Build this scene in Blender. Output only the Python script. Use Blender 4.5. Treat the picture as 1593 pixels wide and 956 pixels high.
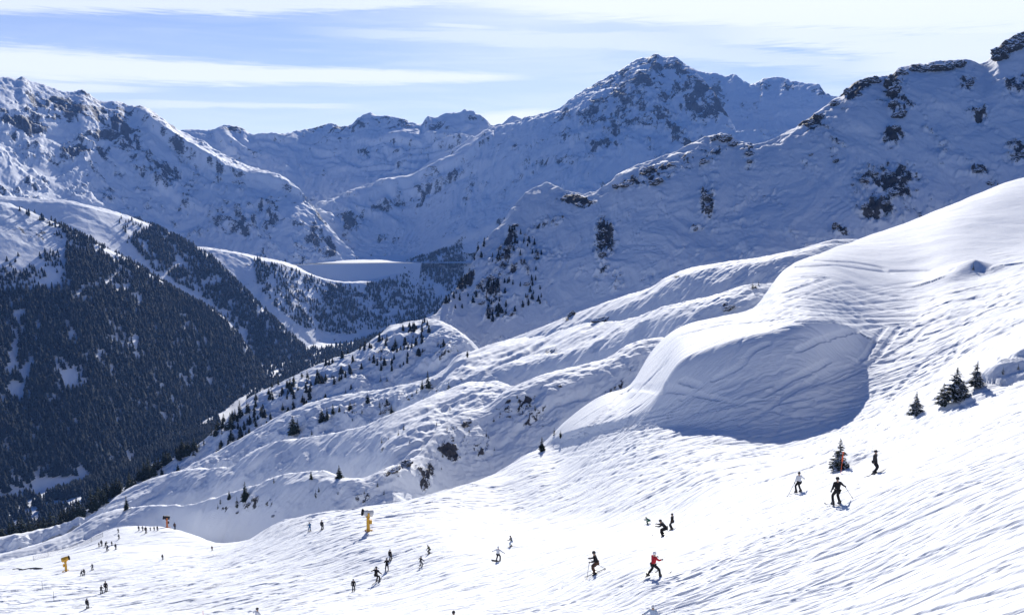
import bpy, math, random
import numpy as np
from mathutils import Vector, Matrix, Euler

for o in list(bpy.data.objects): bpy.data.objects.remove(o)
SC = bpy.context.scene
COL = SC.collection
random.seed(7)
RNG = np.random.default_rng(11)

# ------------------------------------------------------------------ camera
FPX, CX, CY, H0 = 1380.0, 796.5, 478.0, 265.0
PITCH = math.atan((CY - H0) / FPX)
cam = bpy.data.cameras.new('camera')
cam.sensor_width = 36.0
cam.lens = 36.0 * FPX / 1593.0
cam.clip_start = 0.1
cam.clip_end = 60000
camo = bpy.data.objects.new('camera', cam)
COL.objects.link(camo)
camo.location = (0, 0, 0)
camo.rotation_euler = (math.radians(90) - PITCH, 0, 0)
SC.camera = camo

# ------------------------------------------------------------------ sun, sky, exposure
SUN_EL, SUN_AZ = 25.0, 4.0            # degrees; azimuth clockwise from +Y
sl = bpy.data.lights.new('sun', 'SUN')
sl.energy = 4.9
sl.angle = math.radians(0.5)
sl.color = (1.0, 0.955, 0.88)
so = bpy.data.objects.new('sun', sl)
COL.objects.link(so)
e_, a_ = math.radians(SUN_EL), math.radians(SUN_AZ)
sdir = Vector((math.sin(a_) * math.cos(e_), math.cos(a_) * math.cos(e_), math.sin(e_)))
so.rotation_euler = (-sdir).to_track_quat('-Z', 'Y').to_euler()
so.location = (0, 0, 200)
SC.view_settings.view_transform = 'Standard'
SC.view_settings.look = 'None'
SC.view_settings.gamma = 1
SC.view_settings.exposure = 0.38
SC.view_settings.use_curve_mapping = False
SC.cycles.max_bounces = 6
SC.cycles.diffuse_bounces = 3
SC.cycles.volume_bounces = 1
SC.cycles.use_denoising = True
try:
    SC.cycles.denoiser = 'OPENIMAGEDENOISE'
except Exception:
    pass

world = bpy.data.worlds.new('World')
SC.world = world
world.use_nodes = True
NT = world.node_tree
NT.nodes.clear()

class G:
    """tiny helper for node graphs"""
    def __init__(s, nt): s.nt = nt
    def n(s, t, **k):
        nd = s.nt.nodes.new(t)
        for a, b in k.items():
            setattr(nd, a, b)
        return nd
    def inp(s, sock, v):
        if isinstance(v, bpy.types.NodeSocket): s.nt.links.new(v, sock)
        elif v is not None: sock.default_value = v
    def m(s, op, a, b=None, c=None, clamp=False):
        nd = s.n('ShaderNodeMath', operation=op, use_clamp=clamp)
        s.inp(nd.inputs[0], a)
        if b is not None: s.inp(nd.inputs[1], b)
        if c is not None: s.inp(nd.inputs[2], c)
        return nd.outputs[0]
    def noise(s, vec, scale, detail=4, rough=0.5, dist=0.0):
        nd = s.n('ShaderNodeTexNoise')
        s.inp(nd.inputs['Vector'], vec)
        nd.inputs['Scale'].default_value = scale
        nd.inputs['Detail'].default_value = detail
        nd.inputs['Roughness'].default_value = rough
        nd.inputs['Distortion'].default_value = dist
        return nd.outputs['Fac']
    def ramp(s, v, lo, hi, a=0.0, b=1.0):
        nd = s.n('ShaderNodeMapRange', interpolation_type='SMOOTHSTEP')
        s.inp(nd.inputs[0], v); s.inp(nd.inputs[1], lo); s.inp(nd.inputs[2], hi)
        nd.inputs[3].default_value = a; nd.inputs[4].default_value = b
        return nd.outputs[0]
    def mix(s, f, a, b):
        nd = s.n('ShaderNodeMix', data_type='RGBA')
        s.inp(nd.inputs[0], f); s.inp(nd.inputs[6], a); s.inp(nd.inputs[7], b)
        return nd.outputs[2]
    def vmul(s, v, k):
        nd = s.n('ShaderNodeVectorMath', operation='MULTIPLY')
        s.inp(nd.inputs[0], v); nd.inputs[1].default_value = k
        return nd.outputs[0]
    def comb(s, x, y, z):
        nd = s.n('ShaderNodeCombineXYZ')
        s.inp(nd.inputs[0], x); s.inp(nd.inputs[1], y); s.inp(nd.inputs[2], z)
        return nd.outputs[0]

g = G(NT)
sky = g.n('ShaderNodeTexSky', sky_type='NISHITA', sun_disc=False)
sky.sun_elevation = math.radians(SUN_EL)
sky.sun_rotation = math.radians(SUN_AZ)
sky.altitude = 2300
sky.air_density = 1.0
sky.dust_density = 0.6
sky.ozone_density = 2.0
tc = g.n('ShaderNodeTexCoord')
sep = g.n('ShaderNodeSeparateXYZ')
NT.links.new(tc.outputs['Generated'], sep.inputs[0])
sx, sy, sz = sep.outputs
AZ = g.m('ARCTAN2', sx, sy)                          # radians, 0 = straight ahead
EL = g.m('ARCSINE', sz)
low = g.comb(g.m('MULTIPLY', AZ, 5.0), g.m('MULTIPLY', EL, 60.0), 0.0)
fine = g.comb(g.m('MULTIPLY', g.m('ADD', AZ, g.m('MULTIPLY', EL, 1.6)), 14.0), g.m('MULTIPLY', EL, 260.0), 3.0)
n1 = g.noise(low, 1.0, 8, 0.62, 0.9)
n2 = g.noise(fine, 1.0, 9, 0.68, 1.2)
nn = g.m('SUBTRACT', g.m('ADD', g.m('MULTIPLY', n1, 1.5), g.m('MULTIPLY', n2, 1.5)), 1.5)
def azel(px, py):
    dx = (px - CX) / FPX
    dv = (CY - py) / FPX
    y = math.cos(PITCH) + dv * math.sin(PITCH)
    z = -math.sin(PITCH) + dv * math.cos(PITCH)
    return math.atan2(dx, y), math.atan2(z, math.hypot(dx, y))
def band(p0, p1, w0, w1, strength, ragged=0.9, end0=None, end1=None, soft=0.12):
    """a long cirrus streak between two directions, half thickness w0..w1 (in 1/FPX radians)"""
    (a0, e0), (a1, e1) = azel(*p0), azel(*p1)
    k = (e1 - e0) / (a1 - a0)
    c = g.m('MULTIPLY_ADD', AZ, k, e0 - k * a0)
    kw = (w1 - w0) / FPX / (a1 - a0)
    w = g.m('MAXIMUM', g.m('MULTIPLY_ADD', AZ, kw, w0 / FPX - kw * a0), 0.0012)
    d = g.m('DIVIDE', g.m('ABSOLUTE', g.m('SUBTRACT', EL, c)), w)
    v = g.m('ADD', g.m('SUBTRACT', 1.0, d), g.m('MULTIPLY', nn, ragged))
    m = g.ramp(v, -0.15, 0.55 + soft)
    if end1 is not None: m = g.m('MULTIPLY', m, g.ramp(AZ, azel(end1[0], 100)[0], azel(end1[1], 100)[0], 1.0, 0.0))
    if end0 is not None: m = g.m('MULTIPLY', m, g.ramp(AZ, azel(end0[0], 100)[0], azel(end0[1], 100)[0], 0.0, 1.0))
    return g.m('MULTIPLY', m, strength)
bands = [
    band((0, 100), (800, 121), 30, 7, 0.95, 0.8, None, (740, 860)),
    band((-300, 120), (260, 140), 22, 5, 0.75, 1.0, None, (150, 300)),
    band((180, 160), (580, 166), 7, 4, 0.6, 0.9, (120, 260), (480, 620)),
    band((430, 45), (1100, 62), 9, 20, 0.5, 1.1, (380, 640), None),
    band((-200, 0), (700, -10), 13, 22, 0.8, 1.1, None, None),
    band((700, -16), (1600, 8), 26, 70, 1.0, 0.7, (480, 900), None),
    band((900, 30), (1650, 78), 16, 50, 0.9, 1.2, (900, 1250), None),
    band((1250, 110), (1700, 70), 14, 60, 0.85, 0.8, (1180, 1420), None),
    band((640, 36), (780, 44), 3.5, 3.5, 0.6, 0.7, (640, 700), (740, 800)),
    band((730, 196), (860, 176), 22, 12, 1.0, 0.4, (715, 765), (810, 900)),
    band((860, 60), (1300, 95), 10, 22, 0.55, 1.3, (800, 1000), None),
]
cl = bands[0]
for b in bands[1:]: cl = g.m('MAXIMUM', cl, b)
# thin veil of cirrus everywhere, thicker toward the sun
veil = g.m('MULTIPLY', g.ramp(n1, 0.35, 0.8), g.ramp(AZ, -0.5, 0.3, 0.15, 0.5))
aq = g.m('SUBTRACT', AZ, azel(850, 0)[0])
eq = g.m('SUBTRACT', EL, math.radians(SUN_EL - 4))
dsun = g.m('SQRT', g.m('ADD', g.m('MULTIPLY', aq, aq), g.m('MULTIPLY', eq, eq)))
glow = g.ramp(dsun, 0.10, 0.36, 0.85, 0.0)
hz = g.ramp(EL, -0.02, 0.20, 0.78, 0.30)
cl = g.m('MAXIMUM', cl, veil)
lowsky = g.ramp(EL, math.radians(16), math.radians(34), 1.0, 0.0)
cl = g.m('SUBTRACT', 1.0, g.m('MULTIPLY', g.m('SUBTRACT', 1.0, cl), g.m('MULTIPLY', g.m('SUBTRACT', 1.0, glow), g.m('SUBTRACT', 1.0, hz))))
skt = g.n('ShaderNodeMix', data_type='RGBA', blend_type='MULTIPLY')
skt.inputs[0].default_value = 1.0
NT.links.new(sky.outputs[0], skt.inputs[6])
skt.inputs[7].default_value = (0.22, 0.71, 1.48, 1)
SKYTINT = skt
cl = g.m('MULTIPLY', g.m('MULTIPLY', cl, lowsky), g.ramp(g.m('COSINE', AZ), -0.1, 0.55, 0.12, 1.0))
cm = g.mix(cl, skt.outputs[2], (17.5, 18.2, 19.0, 1))
bg = g.n('ShaderNodeBackground')
NT.links.new(cm, bg.inputs[0])
bg.inputs[1].default_value = 0.046
wo = g.n('ShaderNodeOutputWorld')
NT.links.new(bg.outputs[0], wo.inputs[0])

# ------------------------------------------------------------------ numeric helpers
def ray(px, py):
    """pixel of the 1593x956 picture -> azimuth, tan(depression)"""
    px = np.asarray(px, float); py = np.asarray(py, float)
    dx = (px - CX) / FPX; dv = (CY - py) / FPX
    y = math.cos(PITCH) + dv * math.sin(PITCH)
    z = -math.sin(PITCH) + dv * math.cos(PITCH)
    return np.arctan2(dx, y), -z / np.hypot(dx, y)
def project(x, y, z):
    f = y * math.cos(PITCH) - z * math.sin(PITCH)
    u = y * math.sin(PITCH) + z * math.cos(PITCH)
    f = np.maximum(f, 1e-3)
    return CX + FPX * x / f, CY - FPX * u / f

_perm = np.random.default_rng(3).integers(0, 1 << 30, 4096)
def _h(ix, iy, seed):
    n = (ix * 73856093) ^ (iy * 19349663) ^ (seed * 83492791)
    n = _perm[n & 4095] ^ (n >> 5)
    n = (n * 1103515245 + 12345) & 0x7fffffff
    n = (n ^ (n >> 13)) * 1274126177 & 0x7fffffff
    return n
def gnoise(x, y, seed=0):
    """2-D gradient noise, about -1..1"""
    x0 = np.floor(x).astype(np.int64); y0 = np.floor(y).astype(np.int64)
    fx = (x - x0).astype(np.float32); fy = (y - y0).astype(np.float32)
    ux = fx * fx * fx * (fx * (fx * 6 - 15) + 10); uy = fy * fy * fy * (fy * (fy * 6 - 15) + 10)
    def gr(ix, iy, dx, dy):
        a = _h(ix, iy, seed).astype(np.float32) * np.float32(2 * math.pi / 0x7fffffff)
        return np.cos(a) * dx + np.sin(a) * dy
    n00 = gr(x0, y0, fx, fy); n10 = gr(x0 + 1, y0, fx - 1, fy)
    n01 = gr(x0, y0 + 1, fx, fy - 1); n11 = gr(x0 + 1, y0 + 1, fx - 1, fy - 1)
    a = n00 + ux * (n10 - n00); b = n01 + ux * (n11 - n01)
    return (a + uy * (b - a)) * 1.5
def fbm(x, y, oct=5, seed=0, gain=0.5, ridged=False):
    r = np.zeros(x.shape, np.float32); a = 1.0; s = 0.0
    for i in range(oct):
        n = gnoise(x, y, seed + i * 17)
        r += a * ((1 - 2 * np.abs(n)) if ridged else n)
        s += a; a *= gain
        x = x * 1.97 + 11.3; y = y * 1.97 - 7.1
    return r / s
def sstep(a, b, x):
    t = np.clip((x - a) / (b - a), 0, 1)
    return t * t * (3 - 2 * t)

# ------------------------------------------------------------------ terrain sheets
# A sheet is a height field over (azimuth, distance) round the photographer's place,
# laid through a series of curves that run from left to right, near to far.
# curve point: (px, py, R) = direction and horizontal distance,
#              (px, py, 's', k) = reached from the previous curve at slope k
# curve 'B': (factor, slope) = behind the previous curve, falling at that slope
SHEETS = {}
def monotone(x, xp, yp):
    """cubic interpolation without overshoot"""
    xp = np.array(xp, float); yp = np.array(yp, float); o = np.argsort(xp, kind='stable'); xp, yp = xp[o], yp[o]
    k = np.r_[True, np.diff(xp) > 1e-6]; xp, yp = xp[k], yp[k]
    h = np.diff(xp); d = np.diff(yp) / h; m = np.zeros_like(yp)
    for i in range(1, len(xp) - 1):
        if d[i - 1] * d[i] > 0:
            w1, w2 = 2 * h[i] + h[i - 1], h[i] + 2 * h[i - 1]; m[i] = (w1 + w2) / (w1 / d[i - 1] + w2 / d[i])
    m[0], m[-1] = d[0], d[-1]
    i = np.clip(np.searchsorted(xp, x) - 1, 0, len(h) - 1); t = np.clip((x - xp[i]) / h[i], 0, 1)
    return (2*t**3-3*t**2+1)*yp[i] + (t**3-2*t**2+t)*h[i]*m[i] + (-2*t**3+3*t**2)*yp[i+1] + (t**3-t**2)*h[i]*m[i+1]
def pchip_cols(R, Z, Rq, linear):
    """R,Z: (K,C) nodes; Rq: (N,C) with segment ids known; returns Z at rows"""
    K = R.shape[0]
    h = np.diff(R, axis=0); d = np.diff(Z, axis=0) / h
    m = np.zeros_like(Z)
    for k in range(1, K - 1):
        a, b = d[k - 1], d[k]
        same = (a * b) > 0
        w1 = 2 * h[k] + h[k - 1]; w2 = h[k] + 2 * h[k - 1]
        with np.errstate(divide='ignore', invalid='ignore'):
            mm = (w1 + w2) / (w1 / a + w2 / b)
        m[k] = np.where(same, mm, 0.0)
    m[0] = d[0]; m[-1] = d[-1]
    m = np.clip(m, -1.6, 1.6)
    n = max(5, R.shape[1] // 34); kk = np.hanning(2 * n + 1); kk /= kk.sum()
    m = np.array([np.convolve(np.pad(q, n, mode='edge'), kk, 'valid') for q in m])
    return h, d, m
def sheet(name, curves, cols, mat, px_rng=(-260, 1860), linear=0.0, disp=None, rock=None, dens=1.35, smooth=0, parts=None, minrows=6, label=None, xcrest=None, rough=None, wide=False):
    az0 = ray(px_rng[0], 300)[0]; az1 = ray(px_rng[1], 300)[0]
    az = np.linspace(az0, az1, cols)
    if wide:      # coarser ground out to the sides, beyond the frame
        n = 90; e = (np.arange(1, n + 1) / n) ** 1.6
        az = np.r_[(az0 + (-1.45 - az0) * e)[::-1], az, az1 + (1.45 - az1) * e]; cols = len(az)
    Rs, Ts = [], []
    for cv in curves:
        if cv[0] == 'B':
            R = Rs[-1] * cv[1]; z = -Ts[-1] * Rs[-1] - (cv[2] + np.maximum(Ts[-1], 0) * (1 if cv[1] < 1.1 else .6)) * (R - Rs[-1])
            Rs.append(R); Ts.append(-z / R); continue
        if cv[0] == 'Z':
            Rs.append(np.full(cols, cv[1], float)); Ts.append(np.full(cols, -cv[2] / cv[1])); continue
        aa, tt, rr = [], [], []
        for p in cv:
            a, t = ray(p[0], p[1])
            if p[2] == 's':
                Rp = np.interp(a, az, Rs[-1]); tp = np.interp(a, az, Ts[-1]); k = p[3]
                r = Rp * (tp + k) / (t + k)
                r = max(r, Rp * 1.004)
            elif p[2] == 'x':
                r = np.interp(a, az, Rs[-1]) * p[3]
            else: r = p[2]
            aa.append(float(a)); tt.append(float(t)); rr.append(float(r))
        # smooth resampling (monotone in azimuth)
        T = monotone(az, aa, tt); R = np.exp(np.interp(az, aa, np.log(rr)))
        ks = smooth if (xcrest is None or len(Rs) == xcrest) else smooth + cols // 60
        if ks:
            smooth_ = ks
            k = np.hanning(smooth_ * 2 + 3); k /= k.sum()
            T = np.convolve(np.pad(T, smooth_ + 1, mode='edge'), k, 'valid')
        sm = max(9, cols // 28)
        k = np.hanning(sm * 2 + 1); k /= k.sum()
        R = np.convolve(np.pad(R, sm, mode='edge'), k, 'valid')
        Rs.append(R); Ts.append(T)
    R = np.array(Rs); T = np.array(Ts)
    for k in range(1, len(R)):
        R[k] = np.maximum(R[k], R[k - 1] * (1.012 if xcrest is None else 1.003))
    Z = -T * R
    h, d, m = pchip_cols(R, Z, None, linear)
    inview = (az > ray(-30, 300)[0]) & (az < ray(1623, 300)[0])
    rowsR, rowsZ = [R[:1]], [Z[:1]]
    for k in range(len(R) - 1):
        span = np.abs(T[k + 1] - T[k])[inview].max() * FPX * 0.643 if inview.any() else 10
        n = int(np.clip(span * dens, minrows, 620))
        u = (np.arange(1, n + 1) / n)[:, None]
        # spacing: even in the tangent of depression as far as possible
        r0, r1 = R[k], R[k + 1]
        rr = r0 * (r1 / r0) ** u
        t = (rr - r0) / (r1 - r0)
        zl = Z[k] + (Z[k + 1] - Z[k]) * t
        h00 = 2 * t**3 - 3 * t**2 + 1; h10 = t**3 - 2 * t**2 + t; h01 = -2 * t**3 + 3 * t**2; h11 = t**3 - t**2
        zc = h00 * Z[k] + h10 * h[k] * m[k] + h01 * Z[k + 1] + h11 * h[k] * m[k + 1]
        rowsR.append(rr); rowsZ.append(zc * (1 - linear) + zl * linear)
    GR = np.vstack(rowsR); GZ = np.vstack(rowsZ)
    N = GR.shape[0]
    X = GR * np.sin(az)[None]; Y = GR * np.cos(az)[None]
    S = dict(name=name, az=az, R=GR, X=X, Y=Y, Z=GZ.copy(), Zs=GZ, K=(R, Z))
    if xcrest is not None:
        rc = R[xcrest]; fr = np.where(GR < rc, (rc - GR) / (0.45 * (rc - R[0])), (GR - rc) / (0.06 * rc)); S['crest'] = 1 - sstep(0, 1, fr)
    if disp is not None: disp(S)
    rk = np.zeros_like(GR, dtype=np.float32) if rock is None else rock(S).astype(np.float32)
    S['rock'] = rk
    if rough:
        S['Z'] = S['Z'] + rough[0] * sstep(0.2, 0.75, rk) * (fbm(S['X'] / rough[1], S['Y'] / rough[1], 4, 999, 0.6, True) - 0.35) * (1 - 0.75 * S['crest'])
    SHEETS[name] = S
    S['mat'] = mat
    return S
def build_sheet(S, name, split=None):
    """the sheet as one structure mesh"""
    N, C = S['Z'].shape
    co = np.stack([S['X'], S['Y'], S['Z']], -1).reshape(-1, 3).astype(np.float32)
    i = np.arange(N - 1)[:, None] * C + np.arange(C - 1)[None]
    q = np.stack([i, i + 1, i + C + 1, i + C], -1).reshape(-1, 4).astype(np.int32)
    me = bpy.data.meshes.new(name)
    me.vertices.add(len(co)); me.vertices.foreach_set('co', co.ravel())
    me.loops.add(q.size); me.loops.foreach_set('vertex_index', q.ravel())
    me.polygons.add(len(q))
    me.polygons.foreach_set('loop_start', np.arange(0, q.size, 4, dtype=np.int32))
    me.update(calc_edges=True)
    me.polygons.foreach_set('use_smooth', np.ones(len(q), bool))
    at = me.attributes.new('rock', 'FLOAT', 'POINT'); at.data.foreach_set('value', S['rock'].ravel())
    me.materials.append(S['mat'])
    o = bpy.data.objects.new(name, me); COL.objects.link(o)
    o['kind'] = 'structure'
    return o
def zat(S, x, y):
    """terrain height of the sheet at world x,y"""
    a = math.atan2(x, y); r = math.hypot(x, y)
    c = float(np.interp(a, S['az'], np.arange(len(S['az']))))
    c0 = int(np.clip(math.floor(c), 0, len(S['az']) - 2)); fc = c - c0
    z = [float(np.interp(r, S['R'][:, cc], S['Z'][:, cc])) for cc in (c0, c0 + 1)]
    return z[0] * (1 - fc) + z[1] * fc
def ground(S, px, py, tol=0.0):
    """first point of the sheet seen through pixel px,py"""
    a, t = ray(px, py)
    c = int(round(float(np.interp(float(a), S['az'], np.arange(len(S['az']))))))
    R = S['R'][:, c]; T = -S['Z'][:, c] / R
    vis = np.minimum.accumulate(T)
    k = np.argmax(vis <= t)
    if vis[k] > t: k = int(np.argmin(T))
    if k > 0 and T[k - 1] > t >= T[k]:
        f = (T[k - 1] - t) / (T[k - 1] - T[k]); r = R[k - 1] + f * (R[k] - R[k - 1])
    else: r = R[k]
    x, y = r * math.sin(a), r * math.cos(a)
    return Vector((x, y, zat(S, x, y)))
def blobs(S, lst, base=0.0):
    px, py = project(S['X'], S['Y'], S['Z'])
    v = np.full(px.shape, base, np.float32)
    for (cx, cy, rx, ry, k, *ang) in lst:
        dx, dy = px - cx, py - cy
        if ang:
            c, s = math.cos(math.radians(ang[0])), math.sin(math.radians(ang[0]))
            dx, dy = dx * c + dy * s, -dx * s + dy * c
        v = np.maximum(v, k * np.exp(-((dx / rx) ** 2 + (dy / ry) ** 2)))
    return v
# ------------------------------------------------------------------ materials
def new_mat(name):
    m = bpy.data.materials.new(name); m.use_nodes = True
    nt = m.node_tree; nt.nodes.clear()
    q = G(nt); out = q.n('ShaderNodeOutputMaterial')
    b = q.n('ShaderNodeBsdfPrincipled'); nt.links.new(b.outputs[0], out.inputs[0])
    return m, q, b
def snow_mat(name, cell, bump_d, rockcol=(0.055, 0.055, 0.062), fine=1.0, tint=(0.82, 0.84, 0.87), streak=None):
    """snow with rock showing where the mesh says so; cell = size in metres of the rock's break-up"""
    m, q, b = new_mat(name)
    tcn = q.n('ShaderNodeTexCoord'); P = tcn.outputs['Object']
    at = q.n('ShaderNodeAttribute', attribute_name='rock')
    r = at.outputs['Fac']
    a = q.noise(P, 1.0 / cell, 6, 0.62)
    b2 = q.noise(q.vmul(P, (1, 1, 2.5)), 3.3 / cell, 4, 0.6)
    b3 = q.noise(q.vmul(P, (1, 1, 3.0)), 9.0 / cell, 4, 0.65)
    v = q.m('ADD', q.m('ADD', q.m('MULTIPLY', a, 0.42), q.m('MULTIPLY', b2, 0.33)), q.m('MULTIPLY', b3, 0.25))
    th = q.m('MULTIPLY_ADD', r, 0.37, 0.255)
    f = q.ramp(q.m('SUBTRACT', th, v), -0.015, 0.03)
    f = q.m('MULTIPLY', f, q.ramp(r, 0.05, 0.2))
    rc = q.mix(q.noise(P, 5.0 / cell, 3, 0.6), (rockcol[0] * 0.55, rockcol[1] * 0.55, rockcol[2] * 0.6, 1), (rockcol[0] * 1.7, rockcol[1] * 1.6, rockcol[2] * 1.5, 1))
    sn = q.mix(q.noise(P, 0.4 / cell, 4, 0.5), (tint[0] * 0.93, tint[1] * 0.94, tint[2] * 0.96, 1), (tint[0], tint[1], tint[2], 1))
    q.inp(b.inputs['Base Color'], q.mix(f, sn, rc))
    b.inputs['Roughness'].default_value = 0.75
    b.inputs['Specular IOR Level'].default_value = 0.25
    hgt = q.m('ADD', q.m('MULTIPLY', q.noise(P, fine / cell, 6, 0.6), 0.6), q.m('MULTIPLY', f, 0.9))
    bp = q.n('ShaderNodeBump'); bp.inputs['Strength'].default_value = 0.8
    bp.inputs['Distance'].default_value = bump_d
    q.inp(bp.inputs['Height'], hgt)
    last = bp
    if streak:
        st = q.vmul(P, streak[0])
        bp2 = q.n('ShaderNodeBump'); bp2.inputs['Strength'].default_value = 0.9
        bp2.inputs['Distance'].default_value = streak[1]
        q.inp(bp2.inputs['Height'], q.noise(st, 1.0, 4, 0.6, 0.5))
        q.nt.links.new(bp.outputs[0], bp2.inputs['Normal']); last = bp2
    q.nt.links.new(last.outputs[0], b.inputs['Normal'])
    return m
M_near = snow_mat('piste_snow', 1.1, 0.10, fine=2.0, streak=((0.22, 2.2, 0.3), 0.16))
M_mid = snow_mat('hillside_snow', 5.0, 0.3, fine=1.5)
M_far = snow_mat('mountain_snow', 24.0, 2.2, rockcol=(0.07, 0.072, 0.085), fine=1.3)
M_f1 = snow_mat('ridge_snow', 7.0, 0.7, rockcol=(0.05, 0.05, 0.055), fine=1.6)
M_base = snow_mat('valley_snow', 20.0, 1.0)

# ------------------------------------------------------------------ displacement recipes
def d_mount(amp, wl, seed, stretch=2.6, keep=0.35, gull=0.6, fineamp=0.06):
    def f(S):
        X, Y, R = S['X'], S['Y'], S['R']
        wx = X + 0.35 * wl * fbm(X / wl, Y / wl, 3, seed + 5)
        wy = Y + 0.35 * wl * fbm(X / wl + 9, Y / wl, 3, seed + 8)
        a = fbm(wx / wl, wy / wl, 6, seed, 0.52)
        b = fbm(wx / (wl * 0.42), wy / (wl * 0.42 * stretch), 6, seed + 40, 0.5, ridged=True)
        c = fbm(wx / (wl * 0.13), wy / (wl * 0.22), 4, seed + 70, 0.55, ridged=True) - .35
        dz = amp * (a * 1.1 - 0.15 + gull * 0.5 * (b - 0.3)) + amp * fineamp * 2 * c
        jag = amp * .20 * (fbm(X / (wl * .11), Y / (wl * .11), 4, seed + 91, .55, True) - .4)
        cr = S.get('crest', 0)
        S['Z'] = S['Z'] + dz * (1 - (1 - keep) * cr) + jag * (.25 + .75 * np.asarray(cr) ** 4)
    return f
def d_hill(amp, wl, seed, keep=0.6, oct=5):
    def f(S):
        X, Y = S['X'], S['Y']
        a = fbm(X / wl, Y / wl, oct, seed, 0.48)
        b = fbm((X + .4 * Y) / (wl * .3), (Y - .2 * X) / (wl * .5), 4, seed + 3, 0.5, ridged=True) - .4
        a = a + .28 * b
        cr = S.get('crest', 0)
        S['Z'] = S['Z'] + amp * a * (1 - (1 - keep) * cr)
    return f
def d_spur(amp, wl, seed, keep):
    base = d_hill(amp, wl, seed, keep)
    def f(S):
        base(S)
        X, Y = S['X'], S['Y']; cr = 1 - (1 - .3) * S.get('crest', 0)
        # wind ribs and little terraces that run down to the left, as on the real hillside
        U = X * .86 + Y * .5; V = Y * .86 - X * .5
        lam = wl * .42
        ph = (V + .9 * lam * fbm(U / (2.4 * lam), V / (1.5 * lam), 4, seed + 50)) / lam
        fr = ph - np.floor(ph)
        prof = np.where(fr < .4, sstep(0, .4, fr), 1 - (fr - .4) / .6)
        k = sstep(-.2, .35, fbm(U / (2.5 * lam), V / lam, 3, seed + 60))
        S['Z'] = S['Z'] + amp * .8 * (prof - .5) * k * cr
        S['Z'] = S['Z'] + .16 * amp * (fbm(U / 9, V / 6, 4, seed + 64, .55, True) - .4) + .3 * fbm(U / 5, V / 1.8, 3, seed + 66) + .10 * fbm(X / 1.2, Y / 1.2, 2, seed + 67)
    return f
def terraces(lam, amp, seed, mask):
    def f(S):
        X, Y = S['X'], S['Y']
        ph = (Y + .3 * X + 1.4 * lam * fbm(X / (2.5 * lam), Y / (2 * lam), 5, seed, .55)) / lam
        fr = ph - np.floor(ph)
        prof = np.where(fr < .55, sstep(0, .55, fr), 1 - (fr - .55) / .45)
        k = sstep(-.25, .15, fbm(X / (2 * lam), Y / (1.2 * lam), 4, seed + 5)) * np.clip(mask(S), 0, 1)
        S['Z'] = S['Z'] + 1.45 * amp * (prof - .6) * k * (1 - .8 * S['crest'])
    return f
def benches(*lines):
    """gentle shelves on a steep face, where the low sun still reaches the snow"""
    def f(S):
        for pts, h, w, wf in lines: ridge_bump(S, [(a, b, k) for a, b, k in pts], h, w, wf)
    return f
def both(*fs):
    def f(S):
        for q in fs: q(S)
    return f
def r_mount(lst, base, wl, seed, slopek=0.5):
    def f(S):
        v = blobs(S, lst, base)
        wx = S['X'] + wl * fbm(S['X'] / (2 * wl), S['Y'] / (2 * wl), 3, seed + 2)
        n = fbm(wx / (wl * .8), S['Y'] / (wl * 1.6), 5, seed, 0.65) + .35 * fbm(wx / (wl * .3), S['Y'] / (wl * .5), 3, seed + 31, 0.6, True) - .1
        gy, gx = np.gradient(S['Z'])
        dR = np.gradient(S['R'], axis=0); dA = S['R'] * (S['az'][1] - S['az'][0])
        sl = np.hypot(gy / np.maximum(dR, 1e-3), gx / dA)
        return np.clip(v ** .7 * (0.6 + 1.9 * n + slopek * (sl - 0.55)), 0, 1)
    return f

# ------------------------------------------------------------------ A: the ski slope the photographer looks down on
A1 = [(-300, 956, 190), (0, 956, 152), (400, 956, 98), (700, 956, 58), (1015, 956, 43), (1300, 956, 36), (1593, 956, 30), (2000, 956, 27)]
A2 = [(-300, 905, 240), (0, 905, 195), (160, 905, 172), (400, 905, 125), (600, 895, 104), (800, 885, 82), (925, 890, 58), (1017, 895, 49.5), (1150, 850, 53), (1300, 785, 58), (1450, 740, 56), (1593, 700, 55), (2000, 640, 50)]
A3 = [(-300, 895, 270), (0, 893, 232), (160, 852, 232), (345, 853, 195), (480, 826, 153), (575, 824, 134), (700, 795, 146), (800, 795, 150), (1035, 790, 106), (1100, 770, 98), (1240, 735, 84), (1300, 705, 95), (1425, 650, 104), (1500, 622, 100), (1593, 600, 92), (2000, 500, 90)]
A4 = [(-300, 900, 300), (0, 878, 285), (50, 870, 290), (110, 856, 295), (180, 826, 276), (250, 820, 262), (300, 832, 240), (345, 846, 218), (375, 841, 206), (430, 813, 190), (470, 803, 184), (520, 795, 176), (607, 784, 171), (654, 773, 173), (717, 754, 181), (774, 734, 190), (834, 701, 197), (870, 697, 188), (950, 680, 166), (1050, 663, 156), (1120, 668, 149), (1200, 673, 146), (1290, 655, 150), (1400, 600, 165), (1480, 560, 170), (1593, 500, 180), (2000, 400, 200)]
A45 = [(-300, 915, 'x', 1.03), (0, 888, 'x', 1.03), (180, 838, 'x', 1.025), (300, 840, 'x', 1.02), (345, 855, 'x', 1.02), (430, 821, 'x', 1.02), (607, 791, 'x', 1.02), (717, 760, 'x', 1.02), (800, 722, 'x', 1.015), (834, 702, 'x', 1.012), (875, 688, 's', .5), (975, 666, 's', .5), (1036, 640, 's', .5), (1103, 622, 's', .5), (1142, 616, 's', .48), (1196, 612, 's', .46), (1260, 595, 's', .46), (1300, 590, 's', .28), (1350, 580, 's', .14), (1400, 560, 's', .08), (1480, 520, 's', .08), (1593, 460, 's', .03), (2000, 350, 's', .05)]
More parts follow.
